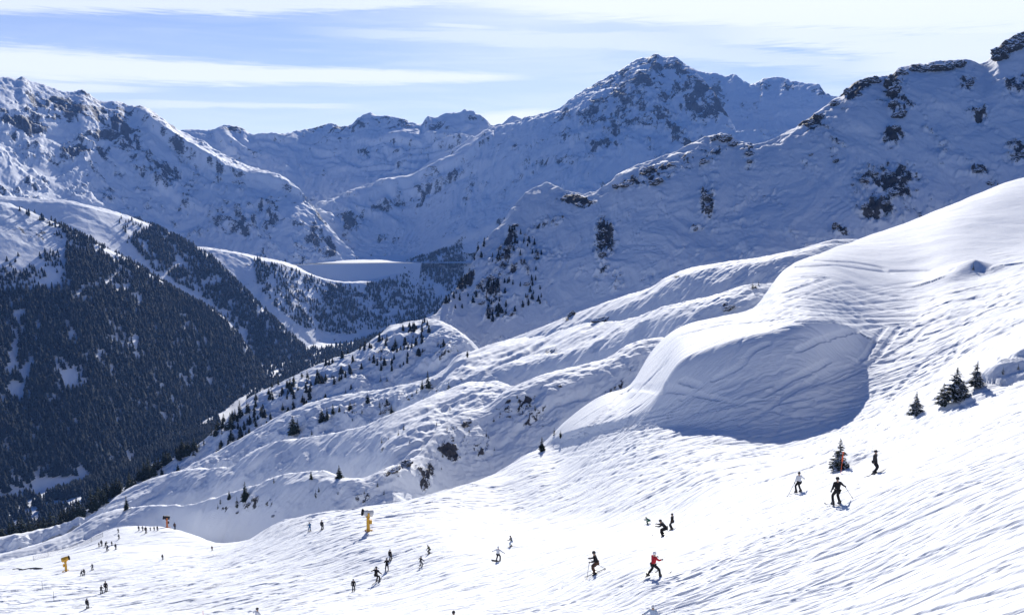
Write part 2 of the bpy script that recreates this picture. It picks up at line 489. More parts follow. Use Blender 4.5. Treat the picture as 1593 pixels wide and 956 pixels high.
A5 = [(-300, 920, 'x', 1.06), (0, 897, 'x', 1.06), (180, 845, 'x', 1.05), (310, 838, 'x', 1.05), (345, 862, 'x', 1.05), (430, 828, 'x', 1.05), (607, 797, 'x', 1.045), (717, 764, 'x', 1.04), (800, 727, 'x', 1.035), (834, 703, 'x', 1.03), (875, 674, 's', .80), (975, 648, 's', .80), (1018, 622, 's', .80), (1036, 590, 's', .80), (1053, 563, 's', .80), (1103, 541, 's', .80), (1142, 526, 's', .80), (1196, 514, 's', .80), (1260, 502, 's', .72), (1290, 508, 's', .48), (1330, 515, 's', .2), (1400, 500, 's', .08), (1480, 455, 's', .08), (1593, 400, 's', .03), (2000, 300, 's', .05)]
A6 = [(-300, 960, 'x', 1.1), (0, 930, 'x', 1.1), (180, 875, 'x', 1.1), (310, 865, 'x', 1.1), (430, 850, 'x', 1.08), (607, 815, 'x', 1.07), (717, 780, 'x', 1.06), (800, 735, 'x', 1.05), (834, 701, 'x', 1.03), (850, 686, 'x', 1.03), (875, 661, 's', .12), (943, 615, 's', -.06), (982, 601, 's', -.07), (1000, 565, 's', -.07), (1025, 533, 's', -.07), (1060, 508, 's', -.07), (1117, 494, 's', -.06), (1178, 476, 's', -.02), (1210, 427, 's', .03), (1267, 398, 's', .04), (1340, 371, 's', .05), (1400, 350, 's', .065), (1500, 310, 's', .08), (1593, 275, 's', .085), (2000, 200, 's', .1)]
def ridge_bump(S, pts, h, w, wfar=None):
    """a bank along a polyline of pixels; w toward the camera, wfar behind"""
    P = [ground(S, *p[:2]) for p in pts]
    P = np.array([[p.x, p.y] for p in P])
    box = (P[:, 0].min() - 6 * w, P[:, 0].max() + 6 * w, P[:, 1].min() - 6 * w, P[:, 1].max() + 6 * w)
    sel = np.where((S['X'] > box[0]) & (S['X'] < box[1]) & (S['Y'] > box[2]) & (S['Y'] < box[3]))
    x, y = S['X'][sel], S['Y'][sel]
    best = np.full(x.shape, 1e9); bh = np.zeros(x.shape); side = np.zeros(x.shape)
    for i in range(len(P) - 1):
        a, b = P[i], P[i + 1]; d = b - a; L = (d ** 2).sum()
        t = np.clip(((x - a[0]) * d[0] + (y - a[1]) * d[1]) / L, 0, 1)
        qx, qy = x - a[0] - t * d[0], y - a[1] - t * d[1]
        dd = np.hypot(qx, qy)
        k = dd < best
        best = np.where(k, dd, best)
        hh = pts[i][2] + (pts[i + 1][2] - pts[i][2]) * t
        bh = np.where(k, hh, bh); side = np.where(k, qy, side)
    ww = np.where(side < 0, w, wfar or w)
    S['Z'][sel] += h * bh * np.exp(-(best / ww) ** 2)
def carve(S, lines, depth, width, grow=130):
    """ski tracks: furrows of given depth and width along world polylines"""
    az0, da = S['az'][0], S['az'][1] - S['az'][0]
    N, C = S['Z'].shape
    dZ = np.zeros_like(S['Z'])
    for ln in lines:
        P, dp, wd = ln
        a = np.arctan2(P[:, 0], P[:, 1]); r = np.hypot(P[:, 0], P[:, 1])
        c = np.round(np.interp(a, S['az'], np.arange(len(S['az'])))).astype(int)
        ok = (c > 3) & (c < C - 4)
        c, rr, P2 = c[ok], r[ok], P[ok]
        if not len(c): continue
        rows = np.array([np.searchsorted(S['R'][:, k], q_) for k, q_ in zip(c, rr)])
        for di in range(-5, 6):
            ri = np.clip(rows + di, 0, N - 1)
            for dj in range(-4, 5):
                cj = c + dj
                dx = S['X'][ri, cj] - P2[:, 0]; dy = S['Y'][ri, cj] - P2[:, 1]
                d = np.hypot(dx, dy) / (wd * width * np.maximum(1.0, rr / 95))
                v = -depth * dp * np.maximum(1.0, rr / grow) * np.exp(-d * d * 1.5)
                np.minimum.at(dZ, (ri, cj), v)
    S['Z'] += dZ
def pxline(S, pts, step=0.35):
    """smooth polyline through pixels, laid on the ground"""
    pts = np.array(pts, float)
    n = max(24, int(np.hypot(*np.diff(pts, axis=0).T).sum() / 3))
    d = np.r_[0, np.cumsum(np.hypot(*np.diff(pts, axis=0).T))]
    u = np.linspace(0, d[-1], n)
    k = np.array([1, 2, 3, 2, 1.]) / 9
    X = np.interp(u, d, pts[:, 0]); Y = np.interp(u, d, pts[:, 1])
    X = np.convolve(np.pad(X, 2, mode='edge'), k, 'valid'); Y = np.convolve(np.pad(Y, 2, mode='edge'), k, 'valid')
    W = [ground(S, a, b) for a, b in zip(X, Y)]
    W = np.array([[w.x, w.y] for w in W])
    return resample(W, step)
def resample(W, step, lim=6000):
    dd = np.hypot(*np.diff(W, axis=0).T)
    keep = np.r_[True, dd > 1e-4]
    W = W[keep]
    d = np.r_[0, np.cumsum(np.hypot(*np.diff(W, axis=0).T))]
    m = int(min(6000, max(2, d[-1] / step)))
    u = np.linspace(0, d[-1], m)
    return np.stack([np.interp(u, d, W[:, 0]), np.interp(u, d, W[:, 1])], 1)
def disp_A(S):
    X, Y, R = S['X'], S['Y'], S['R']
    px, py = project(X, Y, S['Z'])
    S['Z'] = S['Z'] + 0.9 * fbm(X / 38, Y / 38, 3, 5) * sstep(30, 120, R)
    # piste mask: chopped snow everywhere below the bowl, softer on the open slope above
    up = sstep(0, 60, (700 - 0.42 * np.maximum(px - 900, 0) - 0.0 - py)) * (px > 820)
    S['Z'] = S['Z'] + 0.35 * fbm(X / 9, Y / 6, 3, 15) * (1 - 0.6 * up)
    ca, sa = math.cos(-0.12), math.sin(-0.12)
    U = X * ca - Y * sa; V = X * sa + Y * ca
    def saw(lam, amp, mask, seed, cut=0.0, bend=1.6, L=9.0):
        ph = (V + 2.2 * lam * fbm(U / (L * lam), V / (3.0 * lam), 3, seed, 0.5)) / lam + 0.5 * fbm(U / (3 * lam), V / (3 * lam), 2, seed + 3)
        f = ph - np.floor(ph)
        prof = np.where(f < 0.2, sstep(0, 0.2, f), 1 - (f - 0.2) / 0.8)
        k = sstep(cut - .1, cut + .4, fbm(U / (3.2 * lam), V / (1.3 * lam), 4, seed + 9, .7))
        S['Z'] = S['Z'] + (.48 + .22 * sstep(80, 120, R)) * amp * mask * (1 - .2 * sstep(75, 45, R)) * k * (prof - 0.4)
    m0 = 1 - 0.85 * up
    saw(1.7, 0.26, m0 * sstep(75, 100, R) * (1 - sstep(170, 220, R)), 87, -.1, L=6)
    saw(0.6, 0.10, m0 * (1 - sstep(55, 80, R)), 31, 0.15, L=8)
    saw(1.1, 0.16, m0 * (1 - sstep(95, 140, R)), 41, 0.05, L=7)
    saw(2.1, 0.24, m0 * sstep(60, 90, R) * (1 - sstep(190, 240, R)), 51, 0.02, L=7)
    saw(3.9, 0.40, m0 * sstep(110, 160, R), 71, 0.05, L=7)
    S['Z'] = S['Z'] + 0.035 * fbm(U / 1.6, V / 1.1, 3, 61, 0.5)
    # bank beside the fir cluster and small mounds
    ridge_bump(S, [(1488, 640, 0.1), (1515, 615, .8), (1545, 603, 1.0), (1600, 578, 1.1), (1680, 540, 1)], 2.6, 2.6, 5.0)
    ridge_bump(S, [(1288, 736, .2), (1310, 722, 1.0), (1330, 719, .8)], 1.1, 1.3, 1.8)
    ridge_bump(S, [(1480, 432, .3), (1515, 422, 1.0), (1540, 420, .3)], 3.0, 3.4, 7.0)
    ridge_bump(S, [(1265, 520, .2), (1300, 517, 1), (1325, 516, .5)], 2.0, 2.5, 5)
    # ski tracks drawn over the slope
    L = []
    def add(pts, dp=1.0, wd=1.0): L.append((pxline(S, pts), dp, wd))
    for p in [
        [(1593, 440), (1500, 452), (1420, 465), (1330, 473), (1270, 465), (1200, 458)],
        [(1593, 452), (1470, 470), (1400, 480), (1310, 487), (1250, 480), (1190, 470)],
        [(1593, 492), (1500, 488), (1420, 478), (1340, 482), (1270, 478), (1180, 472)],
        [(1593, 500), (1510, 498), (1440, 490), (1370, 492), (1290, 490), (1200, 487)],
        [(1593, 505), (1500, 503), (1430, 498), (1360, 500), (1300, 500), (1240, 500)],
        [(1380, 505), (1360, 530), (1350, 550), (1330, 565), (1280, 585), (1230, 610)],
        [(1400, 508), (1380, 535), (1362, 560), (1330, 580), (1290, 595)],
        [(1445, 505), (1420, 530), (1380, 552), (1330, 572), (1260, 600)],
        [(1541, 510), (1490, 535), (1440, 560), (1410, 590), (1380, 625), (1340, 648), (1310, 660)],
        [(1500, 525), (1480, 555), (1450, 585), (1400, 610), (1370, 640), (1345, 652)],
        [(1593, 535), (1520, 545), (1460, 550), (1380, 562), (1330, 566)],
        [(1593, 548), (1540, 560), (1470, 585), (1400, 615), (1330, 645), (1250, 665), (1190, 678)],
        [(1593, 570), (1500, 595), (1420, 625), (1350, 650), (1280, 668), (1200, 685), (1120, 690)],
        [(1274, 655), (1300, 664), (1325, 665), (1370, 655), (1430, 630), (1500, 600)],
        [(1440, 500), (1380, 505), (1320, 515), (1270, 530), (1240, 545)],
        [(1270, 405), (1330, 408), (1370, 415), (1385, 425)],
        [(1240, 415), (1300, 412), (1370, 422), (1480, 420)],
        [(1593, 470), (1540, 475), (1490, 480), (1400, 520)],
        [(1250, 430), (1290, 432), (1200, 460), (1150, 475)],
        [(982, 602), (1050, 605), (1110, 618), (1170, 630), (1260, 650)],
        [(1110, 590), (1150, 570), (1170, 545), (1195, 533)],
        [(1080, 640), (1130, 628), (1180, 620), (1230, 590), (1290, 560)],
        [(1060, 620), (1090, 600), (1060, 590)], [(1150, 660), (1190, 640), (1215, 615), (1245, 598)],
        [(1000, 650), (1040, 640), (1075, 615)], [(1160, 655), (1230, 610), (1290, 575), (1330, 568)],
        [(870, 690), (920, 660), (970, 610)], [(880, 685), (930, 655), (985, 600)],
        [(900, 680), (960, 640), (1000, 600), (1040, 560)], [(1090, 505), (1150, 497), (1200, 485), (1260, 490)],
        [(1060, 520), (1120, 505), (1180, 500), (1240, 492)],
    ]: add(p, 1.35, .9)
    for i in range(46):      # bundle of long traverses below the bowl and across the upper slope
        y0 = random.uniform(668, 760); x0 = random.uniform(860, 1200); ln = random.uniform(200, 520); k = random.uniform(-0.12, -0.32)
        add([(x0 + ln * u, y0 + k * ln * u + 8 * math.sin(3 * u + i)) for u in (0, .25, .5, .75, 1)], random.uniform(.4, .9), 0.8)
    for i in range(34):
        y0 = random.uniform(455, 505); x0 = random.uniform(1130, 1400); ln = random.uniform(120, 300)
        add([(x0 + ln * u, y0 + 10 * math.sin(4 * u + i * .3) - 12 * u) for u in (0, .25, .5, .75, 1)], random.uniform(.3, .8), 0.8)
    carve(S, L, 0.24, 0.48, 230)
    # free ski turns on the lower piste
    L = []
    for i in range(620):
        r0 = 32 * (230 / 32) ** random.random(); aa = random.uniform(-0.55, 0.5)
        x, y = r0 * math.sin(aa), r0 * math.cos(aa)
        hd = random.choice([0.12, 0.3, -0.1, 0.5, 0.05, 0.2]) + random.uniform(-.15, .15); n = random.randint(30, 90)
        curv = random.uniform(-0.035, 0.035); w = []
        for k in range(n):
            w.append((x, y)); x += 0.5 * math.cos(hd); y += 0.5 * math.sin(hd); hd += curv * random.uniform(0, 1)
        L.append((resample(np.array(w), 0.09 if r0 < 90 else .18), random.uniform(.35, 1.0), random.uniform(.5, 1.0) * (0.7 + r0 / 150)))
    carve(S, L, 0.12, 0.26)
def rock_A(S):
    return np.zeros_like(S['Z'])
SA = sheet('snow_slope', [('Z', 2.5, -1.9), ('Z', 12, -6.6), A1, A2, A3, A4, A45, A5, A6, ('B', 1.06, .25), ('B', 1.5, .35)], cols=1400, mat=M_near,
           px_rng=(-180, 1800), disp=disp_A, rock=rock_A, smooth=20, dens=2.5, wide=True)

# ------------------------------------------------------------------ mid hillside spurs
B4 = sheet('lower_spur', rough=(1.2, 3), curves=[
    [(-300, 960, 300), (0, 905, 320), (150, 850, 325), (240, 832, 320), (345, 870, 250), (430, 835, 226), (520, 812, 212), (607, 800, 206), (700, 778, 228), (774, 752, 236), (834, 722, 240), (900, 690, 250), (960, 640, 262), (1020, 600, 275), (1100, 560, 290)],
    [(-300, 940, 's', .1), (0, 880, 's', .1), (110, 850, 's', .1), (150, 828, 's', .15), (200, 812, 's', .2), (250, 803, 's', .4), (307, 797, 's', .52), (340, 791, 's', .53), (413, 765, 's', .53), (466, 752, 's', .52), (500, 750, 's', .52), (524, 757, 's', .52), (560, 757, 's', .54), (600, 742, 's', .54), (647, 722, 's', .54), (667, 700, 's', .54), (687, 674, 's', .56), (714, 653, 's', .56), (754, 643, 's', .56), (791, 615, 's', .56), (840, 599, 's', .56), (880, 583, 's', .56), (940, 570, 's', .56), (982, 544, 's', .56), (1030, 535, 's', .5), (1100, 540, 's', .3)],
    [(-300, 935, 's', .1), (0, 862, 's', .1), (110, 826, 's', .1), (149, 803, 's', .12), (190, 792, 's', .1), (240, 787, 's', .12), (307, 783, 's', .15), (337, 773, 's', .15), (413, 749, 's', .15), (442, 738, 's', .1), (466, 735, 's', .1), (500, 734, 's', .1), (524, 742, 's', .15), (560, 746, 's', .2), (600, 729, 's', .2), (647, 711, 's', .2), (667, 689, 's', .2), (687, 664, 's', .2), (714, 643, 's', .15), (754, 633, 's', .15), (791, 606, 's', .15), (828, 590, 's', .1), (868, 576, 's', .1), (940, 559, 's', .1), (982, 535, 's', .1), (1030, 526, 's', .1), (1100, 536, 's', .1)],
    ('B', 1.05, .15), ('B', 1.35, .45)], cols=820, mat=M_mid, px_rng=(-220, 1120), smooth=8, xcrest=2, linear=.35, dens=1.6,
    disp=d_spur(2.4, 30, 101, 0.3),
    rock=r_mount([(610, 733, 26, 9, .9, -20), (640, 722, 12, 6, .7), (395, 777, 20, 8, .8), (382, 786, 14, 6, .7), (425, 798, 10, 3, .5), (530, 760, 14, 8, .6), (555, 772, 20, 4, .45), (660, 755, 14, 14, .6), (350, 790, 10, 5, .5),
        (820, 622, 20, 13, 1.0, -30), (818, 662, 14, 6, .9), (700, 675, 16, 10, 1.0, -30), (690, 700, 14, 30, .7, 30), (758, 682, 9, 22, .6), (790, 625, 7, 6, .5), (745, 705, 16, 12, .6), (955, 612, 12, 28, .8, 40), (985, 570, 10, 14, .5, 40), (660, 735, 20, 20, .6), (725, 660, 10, 20, .5), (870, 600, 10, 8, .4), (705, 700, 60, 40, .5), (820, 645, 50, 34, .48), (560, 775, 40, 12, .4), (400, 785, 30, 12, .5)], 0.0, 5, 5, 0.2))
B3 = sheet('middle_spur', rough=(1.5, 3.5), curves=[
    [(-200, 950, 360), (150, 850, 380), (240, 815, 385), (330, 800, 360), (413, 780, 330), (524, 765, 300), (600, 748, 262), (650, 722, 262), (690, 690, 275), (744, 655, 285), (801, 628, 300), (900, 600, 310)],
    [(-200, 935, 's', .2), (150, 830, 's', .3), (200, 800, 's', .5), (240, 775, 's', .53), (330, 755, 's', .53), (400, 735, 's', .53), (449, 722, 's', .48), (500, 712, 's', .42), (560, 700, 's', .38), (600, 690, 's', .36), (650, 665, 's', .25), (700, 640, 's', .2), (744, 618, 's', .2), (801, 612, 's', .3), (900, 610, 's', .3)],
    [(-200, 925, 's', .1), (100, 838, 's', .1), (149, 810, 's', .2), (173, 780, 's', .2), (237, 744, 's', .15), (296, 731, 's', .12), (360, 725, 's', .1), (372, 718, 's', .1), (401, 698, 's', .2), (425, 689, 's', .2), (471, 680, 's', .15), (499, 677, 's', .12), (560, 665, 's', .12), (595, 650, 's', .05), (640, 632, 's', .05), (690, 610, 's', .0), (744, 594, 's', .0), (775, 594, 's', .05), (801, 603, 's', .1), (900, 608, 's', .1)],
    ('B', 1.05, .15), ('B', 1.35, .5)], cols=700, mat=M_mid, px_rng=(-150, 900), smooth=8, xcrest=2, linear=.35, dens=1.6,
    disp=d_spur(3.0, 34, 111, 0.3),
    rock=r_mount([(600, 700, 16, 6, .3)], 0.0, 5, 15, 0.2))
B2 = sheet('upper_spur', rough=(1.5, 4), curves=[
    [(-100, 900, 430), (240, 780, 440), (330, 750, 430), (450, 705, 410), (600, 672, 385), (700, 640, 350), (800, 618, 345), (900, 590, 328), (1000, 560, 312), (1060, 545, 295), (1117, 525, 295), (1178, 500, 300), (1240, 470, 320)],
    [(-100, 880, 's', .3), (240, 770, 's', .3), (330, 730, 's', .3), (439, 668, 's', .35), (492, 650, 's', .42), (560, 633, 's', .45), (600, 625, 's', .45), (656, 618, 's', .5), (700, 600, 's', .5), (745, 580, 's', .5), (790, 567, 's', .5), (850, 556, 's', .52), (920, 535, 's', .52), (975, 512, 's', .52), (1011, 495, 's', .54), (1060, 480, 's', .54), (1121, 462, 's', .54), (1167, 448, 's', .54), (1240, 445, 's', .3)],
    [(-100, 860, 's', .1), (200, 790, 's', .1), (260, 745, 's', .1), (300, 722, 's', .1), (340, 700, 's', .1), (400, 668, 's', .1), (439, 645, 's', .1), (492, 625, 's', .1), (560, 610, 's', .1), (600, 603, 's', .05), (656, 592, 's', .05), (698, 570, 's', .05), (709, 555, 's', .1), (737, 546, 's', .05), (773, 534, 's', .03), (840, 519, 's', .0), (900, 505, 's', .03), (975, 497, 's', .05), (1011, 484, 's', .1), (1053, 472, 's', .1), (1121, 456, 's', .1), (1167, 442, 's', .1), (1240, 438, 's', .1)],
    ('B', 1.05, .2), ('B', 1.35, .5)], cols=700, mat=M_mid, px_rng=(-60, 1260), smooth=8, linear=.3, dens=1.6, xcrest=2,
    disp=lambda S: (d_spur(2.6, 40, 121, 0.3)(S), S.__setitem__('Z', S['Z'] + 3.6 * sstep(790, 640, project(S['X'], S['Y'], S['Z'])[0]) * (fbm(S['X'] / 13, S['Y'] / 13, 4, 77, .55, True) - .35) * (1 - .75 * S['crest']))),
    rock=r_mount([(600, 630, 14, 6, .7), (640, 620, 14, 6, .5), (560, 640, 30, 10, .4), (860, 545, 22, 6, .7), (845, 555, 12, 6, .6), (1130, 482, 14, 10, .9, -30), (935, 496, 16, 5, .9), (500, 655, 30, 10, .3), (720, 585, 8, 12, .5), (1172, 446, 8, 5, .8)], 0.0, 6, 25, 0.2))
B1 = sheet('outer_hillside', rough=(2, 5), curves=[
    [(-100, 900, 470), (60, 880, 480), (150, 830, 490), (270, 760, 500), (340, 720, 505), (450, 665, 505), (600, 622, 500), (700, 600, 495), (760, 590, 500)],
    [(-100, 860, 's', .1), (60, 850, 's', .1), (150, 800, 's', .1), (230, 750, 's', .12), (300, 715, 's', .2), (340, 685, 's', .25), (400, 640, 's', .28), (460, 610, 's', .3), (520, 580, 's', .32), (600, 550, 's', .34), (650, 530, 's', .4), (700, 520, 's', .4), (760, 560, 's', .3)],
    [(-100, 850, 's', .05), (0, 846, 's', .05), (60, 832, 's', .05), (150, 785, 's', .05), (230, 738, 's', .05), (270, 713, 's', .1), (300, 698, 's', .1), (340, 665, 's', .1), (370, 634, 's', .12), (400, 612, 's', .12), (432, 598, 's', .1), (470, 578, 's', .12), (520, 557, 's', .1), (549, 549, 's', .15), (570, 535, 's', .2), (592, 521, 's', .2), (609, 508, 's', .15), (640, 501, 's', .1), (677, 498, 's', .15), (692, 502, 's', .2), (715, 515, 's', .1), (760, 560, 's', .1)],
    ('B', 1.05, .3), ('B', 1.5, .6)], cols=560, mat=M_mid, px_rng=(-120, 780), smooth=6, linear=.3, dens=1.6, xcrest=2,
    disp=lambda S: (d_spur(3.4, 46, 131, 0.3)(S), S.__setitem__('Z', S['Z'] + 4.5 * (fbm(S['X'] / 24, S['Y'] / 20, 5, 79, .55, True) - .35) * (1 - .75 * S['crest']))),
    rock=r_mount([(600, 545, 30, 10, .5), (640, 530, 25, 12, .5), (560, 580, 40, 12, .35), (690, 545, 30, 18, .5), (450, 640, 30, 15, .3)], 0.0, 7, 35, 0.2))
B0 = sheet('high_rib', rough=(1.2, 4), curves=[
    [(700, 600, 420), (800, 560, 400), (900, 530, 380), (980, 508, 360), (1060, 492, 345), (1130, 475, 340), (1200, 450, 345), (1260, 425, 350), (1350, 385, 420)],
    [(700, 580, 's', .3), (730, 560, 's', .5), (780, 541, 's', .5), (840, 518, 's', .5), (890, 503, 's', .52), (940, 490, 's', .53), (975, 474, 's', .53), (1018, 456, 's', .53), (1040, 440, 's', .53), (1068, 427, 's', .54), (1160, 410, 's', .54), (1230, 398, 's', .54), (1302, 380, 's', .5), (1350, 378, 's', .3)],
    [(700, 575, 's', .1), (727, 553, 's', .1), (773, 535, 's', .1), (840, 509, 's', .1), (890, 489, 's', .1), (975, 459, 's', .12), (1018, 444, 's', .12), (1032, 434, 's', .12), (1068, 418, 's', .1), (1160, 403, 's', .1), (1240, 388, 's', .1), (1302, 373, 's', .1), (1350, 372, 's', .1)],
    ('B', 1.05, .3), ('B', 1.4, .5)], cols=480, mat=M_mid, px_rng=(690, 1360), smooth=6, linear=.3, dens=1.6, xcrest=2,
    disp=d_spur(1.3, 30, 141, 0.3),
    rock=r_mount([(885, 492, 12, 6, .8, -30), (1050, 430, 12, 3, .5), (1300, 376, 20, 3, .6), (1190, 412, 12, 3, .3)], 0.0, 6, 45, 0.2))

# ------------------------------------------------------------------ F1: the shaded mountain side on the right
F1 = sheet('shaded_mountainside', rough=(9, 12), curves=[
    [(560, 600, 560), (640, 545, 585), (727, 560, 600), (840, 530, 600), (900, 505, 600), (1060, 450, 600), (1200, 415, 610), (1340, 392, 650), (1593, 305, 760), (1900, 260, 800)],
    [(560, 580, 's', .3), (640, 520, 's', .4), (727, 490, 's', .53), (840, 440, 's', .53), (1060, 360, 's', .56), (1340, 270, 's', .56), (1593, 180, 's', .56), (1900, 120, 's', .5)],
    [(560, 560, 's', .3), (640, 503, 's', .3), (677, 489, 's', .4), (691, 472, 's', .5), (727, 426, 's', .53), (745, 388, 's', .53), (786, 340, 's', .53), (800, 318, 's', .53), (833, 290, 's', .53), (850, 284, 's', .53), (878, 294, 's', .53), (905, 300, 's', .53), (922, 297, 's', .53), (946, 284, 's', .53), (970, 263, 's', .53), (1000, 255, 's', .53), (1030, 243, 's', .53), (1060, 230, 's', .53), (1100, 212, 's', .53), (1122, 206, 's', .53), (1146, 218, 's', .53), (1180, 224, 's', .53), (1240, 196, 's', .53), (1275, 172, 's', .53), (1308, 148, 's', .55), (1329, 130, 's', .55), (1345, 123, 's', .55), (1385, 117, 's', .55), (1400, 106, 's', .55), (1440, 99, 's', .55), (1497, 93, 's', .55), (1530, 98, 's', .55), (1545, 88, 's', .55), (1560, 68, 's', .6), (1593, 47, 's', .6), (1700, 0, 's', .6), (1900, -30, 's', .6)],
    ('B', 1.06, .4), ('B', 1.5, .7)], cols=1000, mat=M_f1, px_rng=(520, 1860), linear=0.75, smooth=1, xcrest=2, dens=1.2,
    disp=d_mount(10, 150, 201, keep=0.25, gull=0.5, fineamp=0.05),
    rock=r_mount([(1330, 140, 30, 12, 1.0, -30), (1385, 135, 22, 30, 1.0, 30), (1440, 105, 60, 9, 1.1, -12), (1400, 165, 22, 14, .9), (1390, 215, 16, 22, .8), (1375, 290, 55, 42, .72), (1300, 240, 14, 26, .7), (1260, 190, 24, 16, .8), (1125, 208, 26, 10, 1.2), (1090, 245, 38, 16, .8, -20), (1010, 275, 45, 14, 1.0, -20), (900, 312, 30, 9, 1.0, 15), (938, 380, 15, 40, 1.1), (1100, 315, 13, 24, 1.1), (1165, 240, 14, 22, .8), (1520, 265, 26, 8, .8), (1505, 130, 18, 12, .8), (1520, 175, 20, 12, .8), (1575, 60, 28, 18, 1.4, -40), (1590, 130, 30, 16, .7), (1380, 330, 60, 16, .7), (860, 345, 40, 12, .75, -20), (800, 400, 52, 45, .5), (760, 460, 40, 26, .5), (820, 470, 34, 18, .45), (720, 440, 24, 22, .55), (1305, 360, 14, 10, .9), (1080, 355, 14, 6, .6), (960, 440, 14, 20, .5), (1580, 240, 20, 24, .6), (1450, 200, 20, 9, .6), (1230, 300, 12, 8, .4), (780, 490, 40, 10, .5)], 0.16, 22, 205, 0.7))

# ------------------------------------------------------------------ valley floor
VF = [(-300, 900, 1330), (0, 792, 1350), (60, 770, 1390), (150, 737, 1440), (250, 690, 1600), (340, 642, 1800), (400, 600, 1980), (440, 580, 2150), (500, 533, 2500), (560, 528, 2560), (640, 505, 2700), (760, 480, 2900), (1000, 440, 3000)]
SV = sheet('valley_floor', [
    [(-300, 1000, 800), (0, 930, 850), (200, 900, 900), (400, 800, 1000), (640, 700, 1300), (1000, 600, 1500)],
    [(-300, 930, 1100), (0, 850, 1130), (150, 800, 1200), (340, 700, 1450), (500, 575, 2150), (640, 525, 2500), (1000, 460, 2700)],
    VF, ('B', 1.04, -.26), ('B', 1.5, -.1)], cols=500, mat=M_base, px_rng=(-260, 1050), smooth=6,
    disp=d_hill(8, 160, 301, 1.0))

# ------------------------------------------------------------------ left mountain and its wooded spurs
def vf(dy, fr): return [(a, b + dy, c * fr) for a, b, c in VF]
S1 = sheet('wooded_spur', rough=(10, 50), curves=[vf(14, .985),
    [(-300, 300, 's', .60), (0, 318, 's', .60), (30, 324, 's', .60), (80, 346, 's', .60), (130, 371, 's', .60), (200, 406, 's', .60), (260, 446, 's', .60), (300, 471, 's', .60), (340, 491, 's', .60), (370, 521, 's', .60), (395, 561, 's', .60), (412, 590, 's', .6), (428, 612, 's', .6), (500, 590, 's', .6), (640, 560, 's', .5)],
    [(-300, 296, 's', .2), (0, 314, 's', .2), (30, 321, 's', .2), (80, 343, 's', .2), (130, 368, 's', .2), (200, 403, 's', .2), (260, 443, 's', .2), (300, 468, 's', .2), (340, 488, 's', .2), (370, 518, 's', .2), (395, 558, 's', .2), (412, 588, 's', .2), (428, 610, 's', .2), (500, 588, 's', .2), (640, 558, 's', .1)],
    ('B', 1.04, .3), ('B', 1.3, .8)], cols=640, mat=M_far, px_rng=(-260, 700), linear=.9, smooth=2, xcrest=2, dens=1.0,
    disp=d_mount(20, 380, 401, keep=.25, gull=.7, fineamp=.03),
    rock=r_mount([(60, 360, 60, 30, .4), (180, 400, 90, 40, .4)], 0.12, 60, 405, 0.4))
S2 = sheet('second_spur', rough=(10, 50), curves=[
    [(-100, 420, 2300), (100, 400, 2350), (200, 440, 2330), (300, 510, 2280), (370, 560, 2220), (430, 600, 2150), (480, 560, 2350), (560, 535, 2520)],
    [(-100, 304, 's', .58), (60, 311, 's', .58), (100, 314, 's', .58), (130, 321, 's', .58), (180, 334, 's', .58), (240, 356, 's', .58), (290, 381, 's', .58), (330, 406, 's', .58), (370, 446, 's', .58), (410, 486, 's', .58), (440, 514, 's', .58), (475, 546, 's', .58), (520, 579, 's', .5), (560, 594, 's', .5)],
    [(-100, 300, 's', .2), (60, 307, 's', .2), (100, 310, 's', .2), (130, 317, 's', .2), (180, 329, 's', .2), (240, 351, 's', .2), (290, 376, 's', .2), (330, 401, 's', .2), (370, 441, 's', .2), (410, 481, 's', .2), (440, 510, 's', .2), (475, 542, 's', .2), (520, 575, 's', .1), (560, 590, 's', .1)],
    ('B', 1.04, .3), ('B', 1.3, .8)], cols=480, mat=M_far, px_rng=(-140, 600), linear=.9, smooth=2, xcrest=2, dens=1.0,
    disp=d_mount(17, 330, 421, keep=.3, gull=.7, fineamp=.03),
    rock=r_mount([(320, 410, 60, 40, .4), (420, 470, 40, 30, .3)], 0.12, 60, 425, 0.4))
